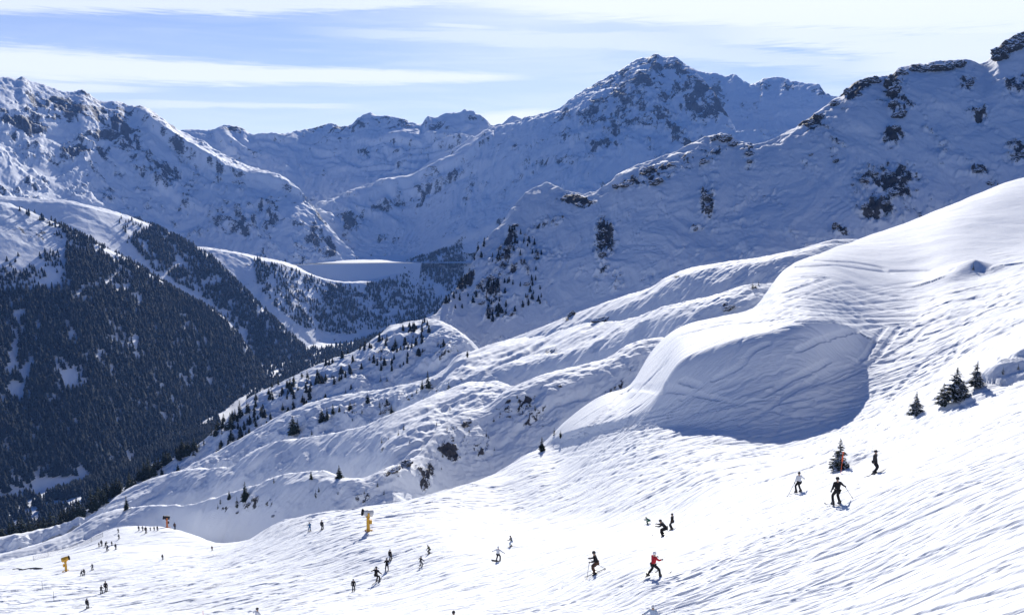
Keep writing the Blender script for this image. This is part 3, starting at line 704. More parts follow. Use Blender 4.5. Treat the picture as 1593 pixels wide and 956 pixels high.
F5 = sheet('left_mountain', rough=(30, 60), curves=[
    [(-300, 360, 2600), (0, 380, 2650), (100, 420, 2650), (200, 460, 2650), (300, 480, 2680), (380, 480, 2720), (450, 490, 2720), (520, 520, 2700), (620, 510, 2800)],
    [(-300, 280, 's', .57), (0, 300, 's', .57), (100, 290, 's', .57), (200, 340, 's', .57), (300, 370, 's', .57), (380, 390, 's', .57), (450, 410, 's', .57), (520, 450, 's', .57), (620, 480, 's', .4)],
    [(-300, 90, 's', .6), (0, 121, 's', .62), (14, 121, 's', .62), (24, 122, 's', .62), (34, 119, 's', .62), (51, 128, 's', .62), (68, 133, 's', .62), (108, 144, 's', .62), (125, 141, 's', .62), (159, 158, 's', .62), (180, 158, 's', .62), (203, 170, 's', .62), (224, 170, 's', .62), (251, 187, 's', .62), (275, 201, 's', .6), (295, 210, 's', .57), (320, 222, 's', .57), (340, 236, 's', .57), (370, 250, 's', .57), (400, 266, 's', .57), (430, 280, 's', .57), (455, 295, 's', .57), (480, 318, 's', .57), (505, 345, 's', .57), (530, 374, 's', .57), (560, 404, 's', .57), (590, 440, 's', .57), (620, 470, 's', .4)],
    ('B', 1.04, .2), ('B', 1.4, .7)], cols=900, mat=M_far, px_rng=(-280, 640), linear=.7, smooth=1, xcrest=2, dens=1.15,
    disp=both(benches(([(205, 172, .3), (240, 200, 1), (275, 228, .8), (320, 258, 1), (370, 277, .7), (420, 288, 1), (468, 303, .6)], 34, 14, 75), ([(225, 262, .4), (255, 285, 1), (292, 312, .5)], 28, 12, 60), ([(130, 312, .3), (160, 322, 1), (240, 350, .7)], 16, 8, 40), ([(255, 205, .3), (300, 238, 1), (350, 265, .5)], 22, 10, 50)), d_mount(38, 500, 501, keep=.22, gull=.8, fineamp=.05), terraces(120, 22, 77, lambda S: blobs(S, [(310, 250, 110, 22, 1.3, 30), (420, 290, 70, 16, 1.2, 28), (520, 380, 60, 20, 1, 40), (255, 285, 30, 12, 1.1, 40)]))),
    rock=r_mount([(90, 165, 80, 28, .95, 10), (190, 200, 55, 34, 1.1, 35), (215, 235, 22, 40, 1.1), (40, 200, 50, 22, .9), (130, 230, 60, 26, .8), (60, 290, 40, 26, .65), (30, 170, 40, 25, .9), (255, 270, 40, 20, .7, 40), (300, 300, 30, 20, .5), (380, 320, 40, 22, .6), (410, 350, 50, 30, .65), (350, 215, 20, 12, .6), (500, 380, 40, 26, .75, 35), (470, 345, 30, 14, .6), (300, 260, 40, 12, .5, 30), (240, 185, 60, 10, .6, 25)], 0.30, 90, 505, 0.3))
# ------------------------------------------------------------------ the step below the dam, and the dam lake
GH = sheet('dam_step', rough=(10, 40), curves=[
    [(200, 640, 1980), (380, 600, 2150), (440, 575, 2250), (500, 540, 2480), (560, 535, 2530), (640, 512, 2650), (700, 500, 2700), (780, 490, 2750), (900, 470, 2850)],
    [(200, 378, 's', .56), (330, 389, 's', .56), (380, 397, 's', .56), (400, 404, 's', .58), (430, 408, 's', .58), (455, 416, 's', .58), (490, 430, 's', .58), (520, 438, 's', .58), (545, 440, 's', .58), (580, 438, 's', .58), (620, 424, 's', .58), (650, 412, 's', .58), (680, 400, 's', .58), (710, 386, 's', .58), (745, 370, 's', .58), (770, 355, 's', .58), (786, 341, 's', .58), (830, 320, 's', .58), (900, 300, 's', .58)],
    [(200, 375, 's', .1), (330, 386, 's', .1), (380, 394, 's', .1), (398, 398, 's', .1), (430, 404, 's', .1), (455, 411, 's', .1), (490, 428, 's', .1), (520, 436, 's', .1), (545, 438, 's', .1), (580, 434, 's', .1), (610, 420, 's', .1), (630, 408, 's', .1), (645, 402, 's', .1), (680, 392, 's', .1), (710, 381, 's', .1), (745, 366, 's', .1), (770, 351, 's', .1), (786, 338, 's', .1), (830, 316, 's', .1), (900, 296, 's', .1)],
    ('B', 1.02, .1), ('B', 1.3, .7)], cols=520, mat=M_far, px_rng=(190, 920), linear=.97, smooth=2, xcrest=2, dens=1.1,
    disp=d_mount(12, 200, 601, keep=.2, gull=.5, fineamp=.05),
    rock=r_mount([(560, 460, 200, 50, .5), (720, 400, 40, 20, .8)], .3, 50, 605, .4))
F2 = sheet('main_peak', rough=(26, 50), curves=[
    [(380, 470, 2900), (480, 440, 3000), (560, 415, 3120), (640, 412, 3120), (700, 400, 3040), (800, 370, 2900), (900, 330, 2800), (1020, 300, 2800), (1160, 262, 2950), (1300, 230, 3050)],
    [(380, 440, 's', .4), (480, 380, 's', .48), (560, 370, 's', .48), (640, 350, 's', .48), (740, 310, 's', .54), (860, 260, 's', .54), (1020, 205, 's', .52), (1120, 200, 's', .54), (1300, 205, 's', .4)],
    [(380, 430, 's', .3), (440, 360, 's', .48), (476, 326, 's', .48), (500, 313, 's', .48), (530, 303, 's', .48), (576, 290, 's', .48), (630, 278, 's', .48), (660, 258, 's', .46), (700, 235, 's', .48), (745, 208, 's', .54), (760, 200, 's', .54), (790, 191, 's', .54), (820, 182, 's', .54), (850, 175, 's', .54), (872, 166, 's', .54), (880, 159, 's', .54), (905, 141, 's', .54), (920, 133, 's', .54), (945, 118, 's', .52), (968, 106, 's', .53), (990, 93, 's', .54), (1010, 87, 's', .55), (1020, 84, 's', .55), (1034, 88, 's', .55), (1046, 87, 's', .55), (1062, 97, 's', .55), (1080, 110, 's', .55), (1098, 130, 's', .54), (1120, 158, 's', .52), (1140, 190, 's', .54), (1160, 225, 's', .48), (1300, 215, 's', .4)],
    ('B', 1.03, .4), ('B', 1.3, .8)], cols=860, mat=M_far, px_rng=(360, 1330), linear=.75, smooth=1, xcrest=2, dens=1.2,
    disp=both(benches(([(560, 306, .4), (600, 296, 1), (650, 283, .8), (700, 262, 1), (735, 238, .8)], 34, 14, 80), ([(610, 290, .4), (660, 290, 1), (690, 284, .5)], 24, 12, 60), ([(668, 388, .3), (720, 375, 1), (770, 352, .6)], 26, 12, 60), ([(880, 232, .3), (900, 222, 1), (930, 208, .4)], 16, 9, 40)), d_mount(42, 520, 701, keep=.3, gull=.8, fineamp=.08), terraces(110, 30, 87, lambda S: blobs(S, [(600, 300, 150, 26, 1.2, -18), (690, 240, 60, 30, 1, -30), (850, 285, 40, 16, .8)]))),
    rock=r_mount([(1020, 130, 110, 50, .75), (930, 200, 90, 40, .6), (1030, 110, 60, 22, .95, 20), (1080, 150, 50, 45, .95, 45), (960, 150, 70, 26, .8, -30), (1000, 185, 60, 35, .8), (920, 195, 40, 30, .75), (1060, 215, 50, 26, .8, 40), (940, 225, 40, 14, .7), (870, 190, 40, 16, .6, -30), (620, 320, 60, 12, .7, -10), (540, 345, 40, 20, .65), (700, 270, 40, 8, .5), (840, 250, 60, 20, .5), (600, 370, 40, 14, .4), (1120, 165, 22, 34, 1.0, 45)], 0.26, 80, 705, 0.3))
F4 = sheet('back_range', rough=(20, 50), curves=[
    [(100, 340, 3700), (290, 310, 3700), (480, 345, 3550), (576, 315, 3600), (660, 285, 3650), (745, 240, 3800), (830, 230, 3850), (950, 230, 3900)],
    [(100, 260, 's', .35), (290, 260, 's', .4), (480, 265, 's', .42), (576, 240, 's', .42), (660, 225, 's', .42), (745, 222, 's', .42), (830, 215, 's', .5), (950, 210, 's', .5)],
    [(100, 210, 's', .5), (275, 204, 's', .5), (290, 201, 's', .5), (312, 202, 's', .5), (333, 204, 's', .5), (340, 200, 's', .54), (352, 195, 's', .54), (366, 195, 's', .54), (378, 200, 's', .54), (390, 210, 's', .54), (415, 213, 's', .54), (435, 215, 's', .54), (450, 207, 's', .54), (468, 203, 's', .54), (485, 201, 's', .54), (505, 195, 's', .54), (516, 192, 's', .54), (530, 197, 's', .54), (543, 196, 's', .54), (558, 183, 's', .54), (575, 175, 's', .54), (588, 179, 's', .54), (606, 180, 's', .54), (625, 184, 's', .54), (640, 190, 's', .54), (655, 192, 's', .54), (667, 181, 's', .54), (675, 184, 's', .54), (695, 177, 's', .54), (715, 175, 's', .54), (724, 171, 's', .54), (745, 177, 's', .54), (757, 187, 's', .54), (765, 195, 's', .54), (780, 192, 's', .54), (798, 180, 's', .54), (812, 185, 's', .54), (830, 190, 's', .5), (950, 200, 's', .5)],
    ('B', 1.03, .4), ('B', 1.3, .8)], cols=700, mat=M_far, px_rng=(80, 960), linear=.8, smooth=0, xcrest=2, dens=1.3,
    disp=both(benches(([(575, 217, .5), (620, 219, 1), (680, 226, .8), (730, 232, 1)], 32, 14, 80), ([(640, 245, .4), (690, 238, 1), (730, 236, .8)], 26, 12, 60), ([(400, 214, .4), (430, 218, 1), (440, 222, .4)], 26, 12, 60), ([(335, 205, .4), (352, 225, 1), (378, 250, .5)], 24, 12, 50)), d_mount(36, 420, 801, keep=.2, gull=.7, fineamp=.07), terraces(100, 34, 97, lambda S: blobs(S, [(600, 235, 120, 22, 1.3), (700, 225, 60, 20, 1.2), (400, 225, 50, 16, .9), (360, 240, 30, 30, .8)]))),
    rock=r_mount([(600, 190, 60, 10, .9), (510, 200, 60, 8, 1.1), (365, 200, 26, 8, .9), (680, 195, 40, 10, .8), (730, 185, 30, 10, .5), (580, 235, 50, 8, .6)], 0.24, 80, 805, 0.3))
F3 = sheet('peak_behind', rough=(22, 50), curves=[
    [(1000, 260, 3800), (1120, 250, 3850), (1200, 240, 3850), (1320, 215, 3900), (1420, 200, 3900)],
    [(1000, 190, 's', .5), (1120, 190, 's', .45), (1200, 185, 's', .42), (1320, 180, 's', .42), (1420, 180, 's', .4)],
    [(1000, 150, 's', .5), (1070, 104, 's', .55), (1095, 112, 's', .55), (1112, 113, 's', .55), (1130, 118, 's', .55), (1141, 115, 's', .55), (1155, 124, 's', .55), (1168, 129, 's', .55), (1182, 126, 's', .55), (1188, 121, 's', .55), (1212, 120, 's', .55), (1235, 126, 's', .55), (1262, 131, 's', .55), (1272, 131, 's', .55), (1284, 144, 's', .55), (1310, 150, 's', .5), (1420, 150, 's', .5)],
    ('B', 1.03, .4), ('B', 1.3, .8)], cols=420, mat=M_far, px_rng=(980, 1440), linear=.8, smooth=0, xcrest=2, dens=1.2,
    disp=d_mount(38, 480, 901, keep=.2, gull=.6, fineamp=.04),
    rock=r_mount([(1110, 150, 20, 26, 1.0), (1210, 135, 40, 10, .7), (1165, 170, 20, 16, .6), (1280, 145, 26, 8, .8)], 0.18, 90, 905, 0.6))

STRUCT = {}
LAKE_Z = None
for S, nm in ((SA, 'snow_slope'), (B4, 'lower_hill'), (B3, 'middle_hill'), (B2, 'upper_hill'), (B1, 'outer_hillside'), (B0, 'high_hill'),
              (F1, 'shaded_mountain'), (SV, 'valley_floor'), (S1, 'wooded_hill'), (S2, 'second_wooded_hill'), (F5, 'left_mountain'),
              (GH, 'valley_step_hill'), (F2, 'main_mountain'), (F4, 'back_mountain'), (F3, 'hidden_mountain')):
    STRUCT[nm] = build_sheet(S, nm)
# ground out to the horizon, far below the slopes
me = bpy.data.meshes.new('ground')
RR = 30000
me.from_pydata([(-RR, -RR, -640), (RR, -RR, -640), (RR, RR, -640), (-RR, RR, -640)], [], [(0, 1, 2, 3)])
me.materials.append(M_base)
go = bpy.data.objects.new('ground', me); COL.objects.link(go); go['kind'] = 'structure'
# ------------------------------------------------------------------ tiny mesh kit
class MB:
    def __init__(s): s.v = []; s.f = []; s.m = []
    def add(s, v, f, mi=0):
        b = len(s.v); s.v += [tuple(x) for x in v]; s.f += [tuple(i + b for i in q) for q in f]; s.m += [mi] * len(f); return s
    def box(s, c, d, rot=None, mi=0, taper=1.0):
        pts = []
        for k in (-1, 1):
            t = taper if k > 0 else 1.0
            for a, b_ in ((-1, -1), (1, -1), (1, 1), (-1, 1)):
                pts.append(Vector((a * d[0] / 2 * t, b_ * d[1] / 2 * t, k * d[2] / 2)))
        if rot is not None: pts = [rot @ q for q in pts]
        pts = [q + Vector(c) for q in pts]
        return s.add(pts, [(0, 3, 2, 1), (4, 5, 6, 7), (0, 1, 5, 4), (1, 2, 6, 5), (2, 3, 7, 6), (3, 0, 4, 7)], mi)
    def tube(s, pts, rad, n=8, mi=0, cap=True):
        pts = [Vector(q) for q in pts]
        if not hasattr(rad, '__len__'): rad = [rad] * len(pts)
        rings = []; v = []
        for i, q in enumerate(pts):
            d = (pts[min(i + 1, len(pts) - 1)] - pts[max(i - 1, 0)]).normalized()
            a = d.cross(Vector((0, 0, 1)) if abs(d.z) < .9 else Vector((1, 0, 0))).normalized(); b_ = d.cross(a)
            for k in range(n):
                t = 2 * math.pi * k / n
                v.append(q + (a * math.cos(t) + b_ * math.sin(t)) * rad[i])
        f = []
        for i in range(len(pts) - 1):
            for k in range(n):
                f.append((i * n + k, i * n + (k + 1) % n, (i + 1) * n + (k + 1) % n, (i + 1) * n + k))
        if cap:
            f.append(tuple(range(n))[::-1]); f.append(tuple((len(pts) - 1) * n + k for k in range(n)))
        return s.add(v, f, mi)
    def mesh(s, name, mats, smooth=False):
        me = bpy.data.meshes.new(name); me.from_pydata(s.v, [], s.f)
        for m in mats: me.materials.append(m)
        if len(mats) > 1: me.polygons.foreach_set('material_index', s.m)
        if smooth: me.polygons.foreach_set('use_smooth', [True] * len(s.f))
        me.update(); return me
def obj(name, me, parent=None):
    o = bpy.data.objects.new(name, me); COL.objects.link(o)
    if parent: o.parent = parent
    return o
def tag(o, label, cat, group=None, kind=None):
    if label: o['label'] = label
    if cat: o['category'] = cat
    if group: o['group'] = group
    if kind: o['kind'] = kind
    return o
def plain(name, col, rough=0.6, spec=0.3, noise=0.12, scale=6.0, metal=0.0, bump=0.0):
    m, q, b = new_mat(name)
    P = q.n('ShaderNodeTexCoord').outputs['Object']
    n = q.noise(P, scale, 4, 0.6)
    k0, k1 = 1 - noise, 1 + noise
    q.inp(b.inputs['Base Color'], q.mix(n, (col[0] * k0, col[1] * k0, col[2] * k0, 1), (min(1, col[0] * k1), min(1, col[1] * k1), min(1, col[2] * k1), 1)))
    b.inputs['Roughness'].default_value = rough; b.inputs['Specular IOR Level'].default_value = spec
    b.inputs['Metallic'].default_value = metal
    if bump:
        bp = q.n('ShaderNodeBump'); bp.inputs['Distance'].default_value = bump; q.inp(bp.inputs['Height'], q.noise(P, scale * 3, 4, .6))
        q.nt.links.new(bp.outputs[0], b.inputs['Normal'])
    return m
# ------------------------------------------------------------------ conifers
def needle_mat(name, snow, col=(0.016, 0.026, 0.014), sc=1.0):
    """dark needles; snow lies on faces that look up"""
    m, q, b = new_mat(name)
    P = q.n('ShaderNodeTexCoord').outputs['Object']
    oi = q.n('ShaderNodeObjectInfo').outputs['Random']
    n = q.noise(P, 2.2 * sc, 3, .6)
    k = q.m('MULTIPLY_ADD', oi, 0.5, 0.75)
    c = q.mix(n, (col[0] * .55, col[1] * .55, col[2] * .6, 1), (col[0] * 1.6, col[1] * 1.5, col[2] * 1.3, 1))
    mm = q.n('ShaderNodeMix', data_type='RGBA', blend_type='MULTIPLY'); mm.inputs[0].default_value = 1
    q.inp(mm.inputs[6], c); q.inp(mm.inputs[7], q.comb(k, k, k))
    s = q.ramp(q.noise(P, 1.3 * sc, 3, .65), 1 - snow - .06, 1 - snow + .06)
    q.inp(b.inputs['Base Color'], q.mix(s, mm.outputs[2], (.8, .83, .88, 1)))
    b.inputs['Roughness'].default_value = .85; b.inputs['Specular IOR Level'].default_value = .12
    return m
M_needle = needle_mat('conifer_needles', 0.33, sc=11)
M_needle_snowy = needle_mat('snow_dusted_needles', 0.45, sc=13)
M_forest = needle_mat('forest_needles', 0.27, (0.010, 0.016, 0.020))
M_bark = plain('conifer_bark', (.05, .038, .03), .9, .1, .3, 8)
def conifer_mesh(seed, h=1.0, dens=1.0, width=0.24, kind='fir', ragged=False):
    """crown of unit height: drooping branch sprays around a leader, uneven outline with gaps"""
    r = random.Random(seed); mb = MB()
    tiers = int(26 * dens)
    for t in range(tiers):
        u = (t + r.uniform(-.3, .3)) / tiers
        z = 0.07 + u * 0.92
        if kind == 'fir': rad = width * (1 - u) ** 0.85 * r.uniform(*((.5, 1.25) if ragged else (.72, 1.12))) + .012
        else: rad = width * (0.55 + .75 * math.sin(min(1, u * 1.15 + .12) * math.pi)) * .75 * (1 - u ** 6) * r.uniform(.6, 1.15) + .01
        nb = max(4, int((11 * (1 - u) + 4) * dens))
        for k in range(nb):
            if r.random() < (.26 if ragged else .14): continue
            a = 2 * math.pi * (k + r.random()) / nb
            L = rad * r.uniform(*((.5, 1.3) if ragged else (.6, 1.2)))
            droop = (-0.12 if ragged else -0.30) * L + .02 * r.uniform(-1, 1); up = r.uniform(.02, .12) * L
            ca, sa = math.cos(a), math.sin(a)
            # spray of 3 overlapping blades
            for j in range(3 if dens > .7 else 2):
                b0 = 0.15 + .28 * j; b1 = min(1.0, b0 + .5)
                w = L * (.30 - .07 * j) * r.uniform(.8, 1.3) + .006
                x0, x1 = L * b0, L * b1
                z0 = z + droop * b0 ** 1.4 + up; z1 = z + droop * b1 ** 1.4 - r.uniform(0, .012)
                xm, zm = (x0 + x1) * .5, (z0 + z1) * .5 + .012 * r.random()
                tw = r.uniform(-.25, .25) * w
                P = [(x0, -w * .25, z0), (xm, -w, zm - w * .25), (x1, tw, z1), (xm, w, zm - w * .25), (x0, w * .25, z0), (xm, 0, zm + w * .12)]
                V = [(x * ca - y * sa, x * sa + y * ca, zz) for x, y, zz in P]
                mb.add(V, [(0, 1, 5), (1, 2, 5), (2, 3, 5), (3, 4, 5), (4, 0, 5)])
    mb.add([(0.012, 0, .93), (-.006, .01, .93), (-.006, -.01, .93), (0, 0, 1.0)], [(0, 1, 3), (1, 2, 3), (2, 0, 3)])
    return mb
def trunk_mesh(seed, h=1.0):
    r = random.Random(seed); mb = MB()
    mb.tube([(0, 0, -.06), (0, 0, .05), (.004, 0, .35), (0, .003, .7), (0, 0, .96)], [.030, .022, .016, .009, .003], 7)
    for k in range(9):
        a = r.uniform(0, 6.28); z = .1 + .08 * k; L = .11 * (1 - z)
        mb.tube([(0, 0, z), (math.cos(a) * L, math.sin(a) * L, z - .2 * L)], [.006, .002], 4, cap=False)
    return mb
CROWN = {}
for key, dens, wid, kd, mat, nv in (('near', 1.15, .29, 'fir', M_needle_snowy, 5), ('mid', .75, .25, 'fir', M_needle, 5), ('pine', .75, .27, 'pine', M_needle, 4), ('small', .42, .24, 'fir', M_needle, 4), ('smallpine', .42, .27, 'pine', M_needle, 3)):
    CROWN[key] = [(conifer_mesh(100 * len(CROWN) + i, 1, dens, wid * random.Random(i).uniform(.85, 1.2), kd, key == 'near').mesh('crown_' + key, [mat]), trunk_mesh(i).mesh('trunk_' + key, [M_bark])) for i in range(nv)]
def conifer(S, px, py, hpx, key, label, cat='conifer', group=None, name='pine_tree', lean=0.0, wide=1.0, pos=None):
    p = pos if pos is not None else ground(S, px, py)
    d = math.hypot(p.x, p.y)
    h = hpx / FPX * d * 1.02
    vis = random.choice(CROWN[key])
    t = bpy.data.objects.new(name, None); COL.objects.link(t)
    t.location = p; t.rotation_euler = (lean, random.uniform(-.03, .03), random.uniform(0, 6.28)); w = random.uniform(.9, 1.15) * wide
    t.scale = (h * w, h * w, h)
    obj('trunk', vis[1], t); obj('crown', vis[0], t)
    return tag(t, label, cat, group)
# big firs standing on the piste side
BIG = [
    (1305, 731, 50, 'near', 'small bushy fir beside the orange marker pole on the ski slope'),
    (1425, 646, 36, 'near', 'dark bushy fir, lowest and leftmost of the row above the skier in black'),
    (1466, 630, 33, 'near', 'shorter fir leaning against the left flank of the tallest fir in the row'),
    (1486, 624, 50, 'near', 'tallest snow dusted fir in the middle of the row beside the shaded snow bank'),
    (1518, 601, 37, 'near', 'pointed fir at the upper end of the row, just above the shaded snow bank'),
    (1497, 620, 28, 'near', 'squat fir squeezed between the tallest fir and the pointed fir'),
    (1560, 582, 11, 'small', 'tiny bare sapling poking out of the snow behind the shaded bank'),
    (1584, 574, 9, 'small', 'tiny sapling at the edge of the picture on top of the shaded bank'),
    (1514, 419, 10, 'small', 'low twiggy shrub on the snow mound high on the open slope'),
    (843, 701, 24, 'mid', 'dark fir at the left tip of the shadowed bowl'),
    (872, 682, 14, 'pine', 'round dark bush right beside the fir at the tip of the shadowed bowl'),
    (862, 676, 14, 'small', 'thin fir sapling just behind the round bush at the tip of the bowl'),
]
for px, py, hp, key, lab in BIG: conifer(SA, px, py, hp, key, lab, 'fir', name='fir_tree', wide=1.05 if key == 'near' else 1.0)
MIDT = {
 'B4': (B4, [(528, 742, 21, 'mid', 'single dark conifer on the sunlit crest above the snow gun'), (484, 746, 15, 'mid', 'small lone conifer left of the single dark one on the sunlit crest'), (426, 751, 10, 'smallpine', 'round dark bush on the shaded edge of the smooth dome'),
   (382, 778, 31, 'mid', 'tall dark conifer above the rocks on the shaded bank'), (369, 789, 18, 'small', 'thin conifer just left of the tall one above the rocks'), (357, 776, 15, 'mid', 'small conifer left of the tall one, upright on the shaded bank'),
   (343, 784, 11, 'small', 'tiny conifer at the left end of the clump above the rocks'), (339, 790, 9, 'small', 'tiniest sapling at the lower left of the clump above the rocks'), (197, 792, 21, 'mid', 'single bushy conifer on the snow dome behind the far snow gun'),
   (491, 774, 14, 'small', 'thin sapling on the shaded face below the lone conifers'), (496, 765, 10, 'small', 'smaller twin sapling right beside the thin one on the shaded face')]),
 'B3': (B3, [(764, 687, 18, 'small', 'slim fir in the middle of the rocky shaded face'), (853, 652, 12, 'small', 'small fir high on the rocky shaded face left of the bowl'), (753, 668, 16, 'small', 'ragged fir over a dark rock in the shaded face'),
   (729, 665, 14, 'small', 'ragged fir left of the dark rock in the shaded face'), (744, 702, 10, 'small', 'tiny sapling below the slim fir on the rocky face'), (706, 742, 14, 'small', 'narrow fir low on the rocky face'),
   (681, 738, 18, 'small', 'wispy fir above the pair at the foot of the rocky face'), (697, 670, 18, 'pine', 'broad dark shrub on top of the rocks in the shaded face'), (669, 768, 22, 'mid', 'right hand dark fir of the pair at the foot of the rocky face'),
   (657, 773, 22, 'small', 'left hand wispy fir of the pair at the foot of the rocky face'), (831, 661, 10, 'small', 'little fir beside the big dark boulder'), (818, 678, 8, 'small', 'tiny sapling under the lower boulder on the face')]),
 'B2': (B2, [(666, 604, 29, 'mid', 'tall dark conifer of the pair on the sunlit shoulder'), (657, 605, 16, 'mid', 'short conifer tucked against the tall one on the sunlit shoulder'), (698, 614, 22, 'mid', 'slim conifer right of the pair on the sunlit shoulder'),
   (572, 627, 17, 'pine', 'round conifer alone on the bouldery sunlit ground'), (545, 638, 16, 'mid', 'conifer left of the round one on the bouldery ground'), (501, 656, 22, 'pine', 'left conifer of the dark trio over the tracks'),
   (509, 653, 21, 'mid', 'middle conifer of the dark trio over the tracks'), (518, 645, 17, 'mid', 'right conifer of the dark trio over the tracks'), (528, 641, 12, 'mid', 'small conifer just right of the dark trio'),
   (456, 676, 31, 'pine', 'big dark conifer at the brow of the lower dome'), (463, 672, 22, 'mid', 'second conifer against the big dark one at the brow'), (609, 648, 21, 'mid', 'conifer standing over the dark overhanging rock'),
   (602, 628, 11, 'pine', 'round bush on the rock beside the overhang'), (641, 617, 9, 'small', 'little fir between the overhanging rock and the shoulder pair'), (659, 624, 9, 'small', 'little fir under the shoulder pair'),
   (485, 676, 10, 'small', 'small fir right of the big dark conifer at the brow'), (727, 555, 12, 'pine', 'dark tree on the corner of the shaded mountain foot'), (1171, 449, 12, 'small', 'small fir on the rocky notch above the shadowed bowl'), (1180, 443, 8, 'small', 'low fir right next to the one on the rocky notch')]),
 'B1': (B1, [(600, 537, 13, 'mid', None), (615, 540, 17, 'mid', None), (528, 592, 12, 'mid', None), (544, 578, 12, 'mid', None), (592, 592, 10, 'small', None), (602, 592, 11, 'small', None), (609, 611, 8, 'smallpine', None), (622, 606, 7, 'smallpine', None),
   (538, 611, 9, 'small', None), (499, 627, 10, 'small', None), (471, 624, 13, 'mid', None), (456, 631, 11, 'mid', None), (407, 645, 16, 'pine', None), (385, 642, 20, 'mid', None), (373, 649, 27, 'mid', None), (359, 666, 25, 'mid', None),
   (421, 652, 13, 'mid', None), (440, 638, 13, 'mid', None), (398, 663, 16, 'mid', None), (389, 691, 27, 'pine', None), (414, 688, 23, 'mid', None), (424, 684, 19, 'pine', None), (343, 718, 32, 'pine', None), (371, 716, 23, 'pine', None), (373, 684, 22, 'mid', None),
   (360, 684, 22, 'mid', None), (336, 677, 18, 'mid', None), (348, 656, 15, 'mid', None), (439, 685, 11, 'smallpine', None), (478, 588, 13, 'mid', None), (423, 602, 10, 'mid', None), (433, 598, 10, 'mid', None), (398, 621, 12, 'mid', None),
   (277, 734, 14, 'pine', None), (296, 730, 9, 'smallpine', None), (309, 728, 13, 'mid', None), (322, 727, 8, 'smallpine', None), (252, 739, 12, 'pine', None), (575, 560, 9, 'small', None), (628, 515, 9, 'mid', None), (455, 612, 12, 'mid', None), (445, 655, 10, 'small', None)]),
}
for k, (S, lst) in MIDT.items():
    for px, py, hp, key, lab in lst:
        if lab is None:
            conifer(S, px, py, hp, key, 'dark conifer scattered on the bouldery sunlit hillside above the valley', 'conifer', 'conifers scattered on the bouldery hillside')
        else: conifer(S, px, py, hp, key, lab, 'conifer')
def inpoly(px, py, poly):
    ins = np.zeros(px.shape, bool); n = len(poly); j = n - 1
    for i in range(n):
        xi, yi = poly[i]; xj, yj = poly[j]
        c = ((yi > py) != (yj > py)) & (px < (xj - xi) * (py - yi) / (yj - yi + 1e-9) + xi)
        ins ^= c; j = i
    return ins
ORD = 'first second third fourth fifth sixth seventh eighth ninth tenth eleventh twelfth thirteenth fourteenth fifteenth sixteenth seventeenth eighteenth nineteenth'.split()
TEN = {20: 'twenty', 30: 'thirty', 40: 'forty', 50: 'fifty'}
def ordinal(n):
    if n < 20: return ORD[n - 1]
    t, u = n // 10 * 10, n % 10
    return TEN[t][:-1] + 'ieth' if u == 0 else TEN[t] + '-' + ORD[u - 1]
def number(objs, fmt):
    objs = [(project(*o.location)[0], o) for o in objs]
    for i, (_, o) in enumerate(sorted(objs, key=lambda q: q[0])): o['label'] = fmt.format(ordinal(i + 1))
# tree line along the outer edge of the hillside (left)
r_ = random.Random(5)
edge = [(-25, 870), (0, 858), (40, 845), (80, 832), (130, 806), (165, 780), (200, 762), (240, 738), (270, 716), (300, 700), (330, 676), (360, 655), (400, 622), (432, 604), (470, 586)]
ex, ey = zip(*edge)
for i in range(118):
    u = r_.random() ** 1.25; px = -25 + 320 * u
    py = np.interp(px, ex, ey) + r_.uniform(-9, 3)
    conifer(B1, px, float(py) , r_.uniform(22, 38) * (1.05 - .45 * u), r_.choice(['mid', 'pine', 'mid', 'smallpine']), 'dark conifer in the dense tree line bordering the lower left slope', 'conifer', 'conifers of the dense tree line along the hillside edge')
for i in range(40):
    u = r_.random(); px = 290 + 230 * u
    py = np.interp(px, ex, ey) + r_.uniform(0, 10)
    conifer(B1, px, float(py), r_.uniform(12, 22) * (1.0 - .35 * u), r_.choice(['mid', 'pine', 'small']), 'dark conifer on the rim of the hillside directly above the valley road', 'conifer', 'conifers on the rim above the valley')
r2 = random.Random(21)
for S_, n_, poly in ((B4, 15, [(655, 712), (700, 668), (790, 622), (860, 600), (840, 660), (760, 725), (660, 760)]), (B3, 7, [(560, 690), (640, 655), (720, 625), (640, 700)]), (B2, 9, [(480, 660), (560, 625), (640, 610), (700, 600), (600, 650)]), (B4, 4, [(520, 765), (600, 755), (640, 760), (540, 785)])):
    xs, ys = zip(*poly); k_ = 0
    while k_ < n_:
        px, py = r2.uniform(min(xs), max(xs)), r2.uniform(min(ys), max(ys))
        if not inpoly(np.array([px]), np.array([py]), poly)[0]: continue
        conifer(S_, px, py, r2.uniform(5, 12), 'small', 'x', 'conifer', 'saplings on the folds of the middle slope'); k_ += 1
number([o for o in COL.objects if o.get('group') == 'saplings on the folds of the middle slope'], '{} from the left of the tiny dark saplings on the folds of the middle slope')
number([o for o in COL.objects if o.get('group') == 'conifers scattered on the bouldery hillside'], '{} from the left of the dark conifers scattered over the bouldery sunlit hillside')
number([o for o in COL.objects if o.get('group') == 'conifers on the rim above the valley'], '{} from the left of the dark conifers along the rim above the valley')
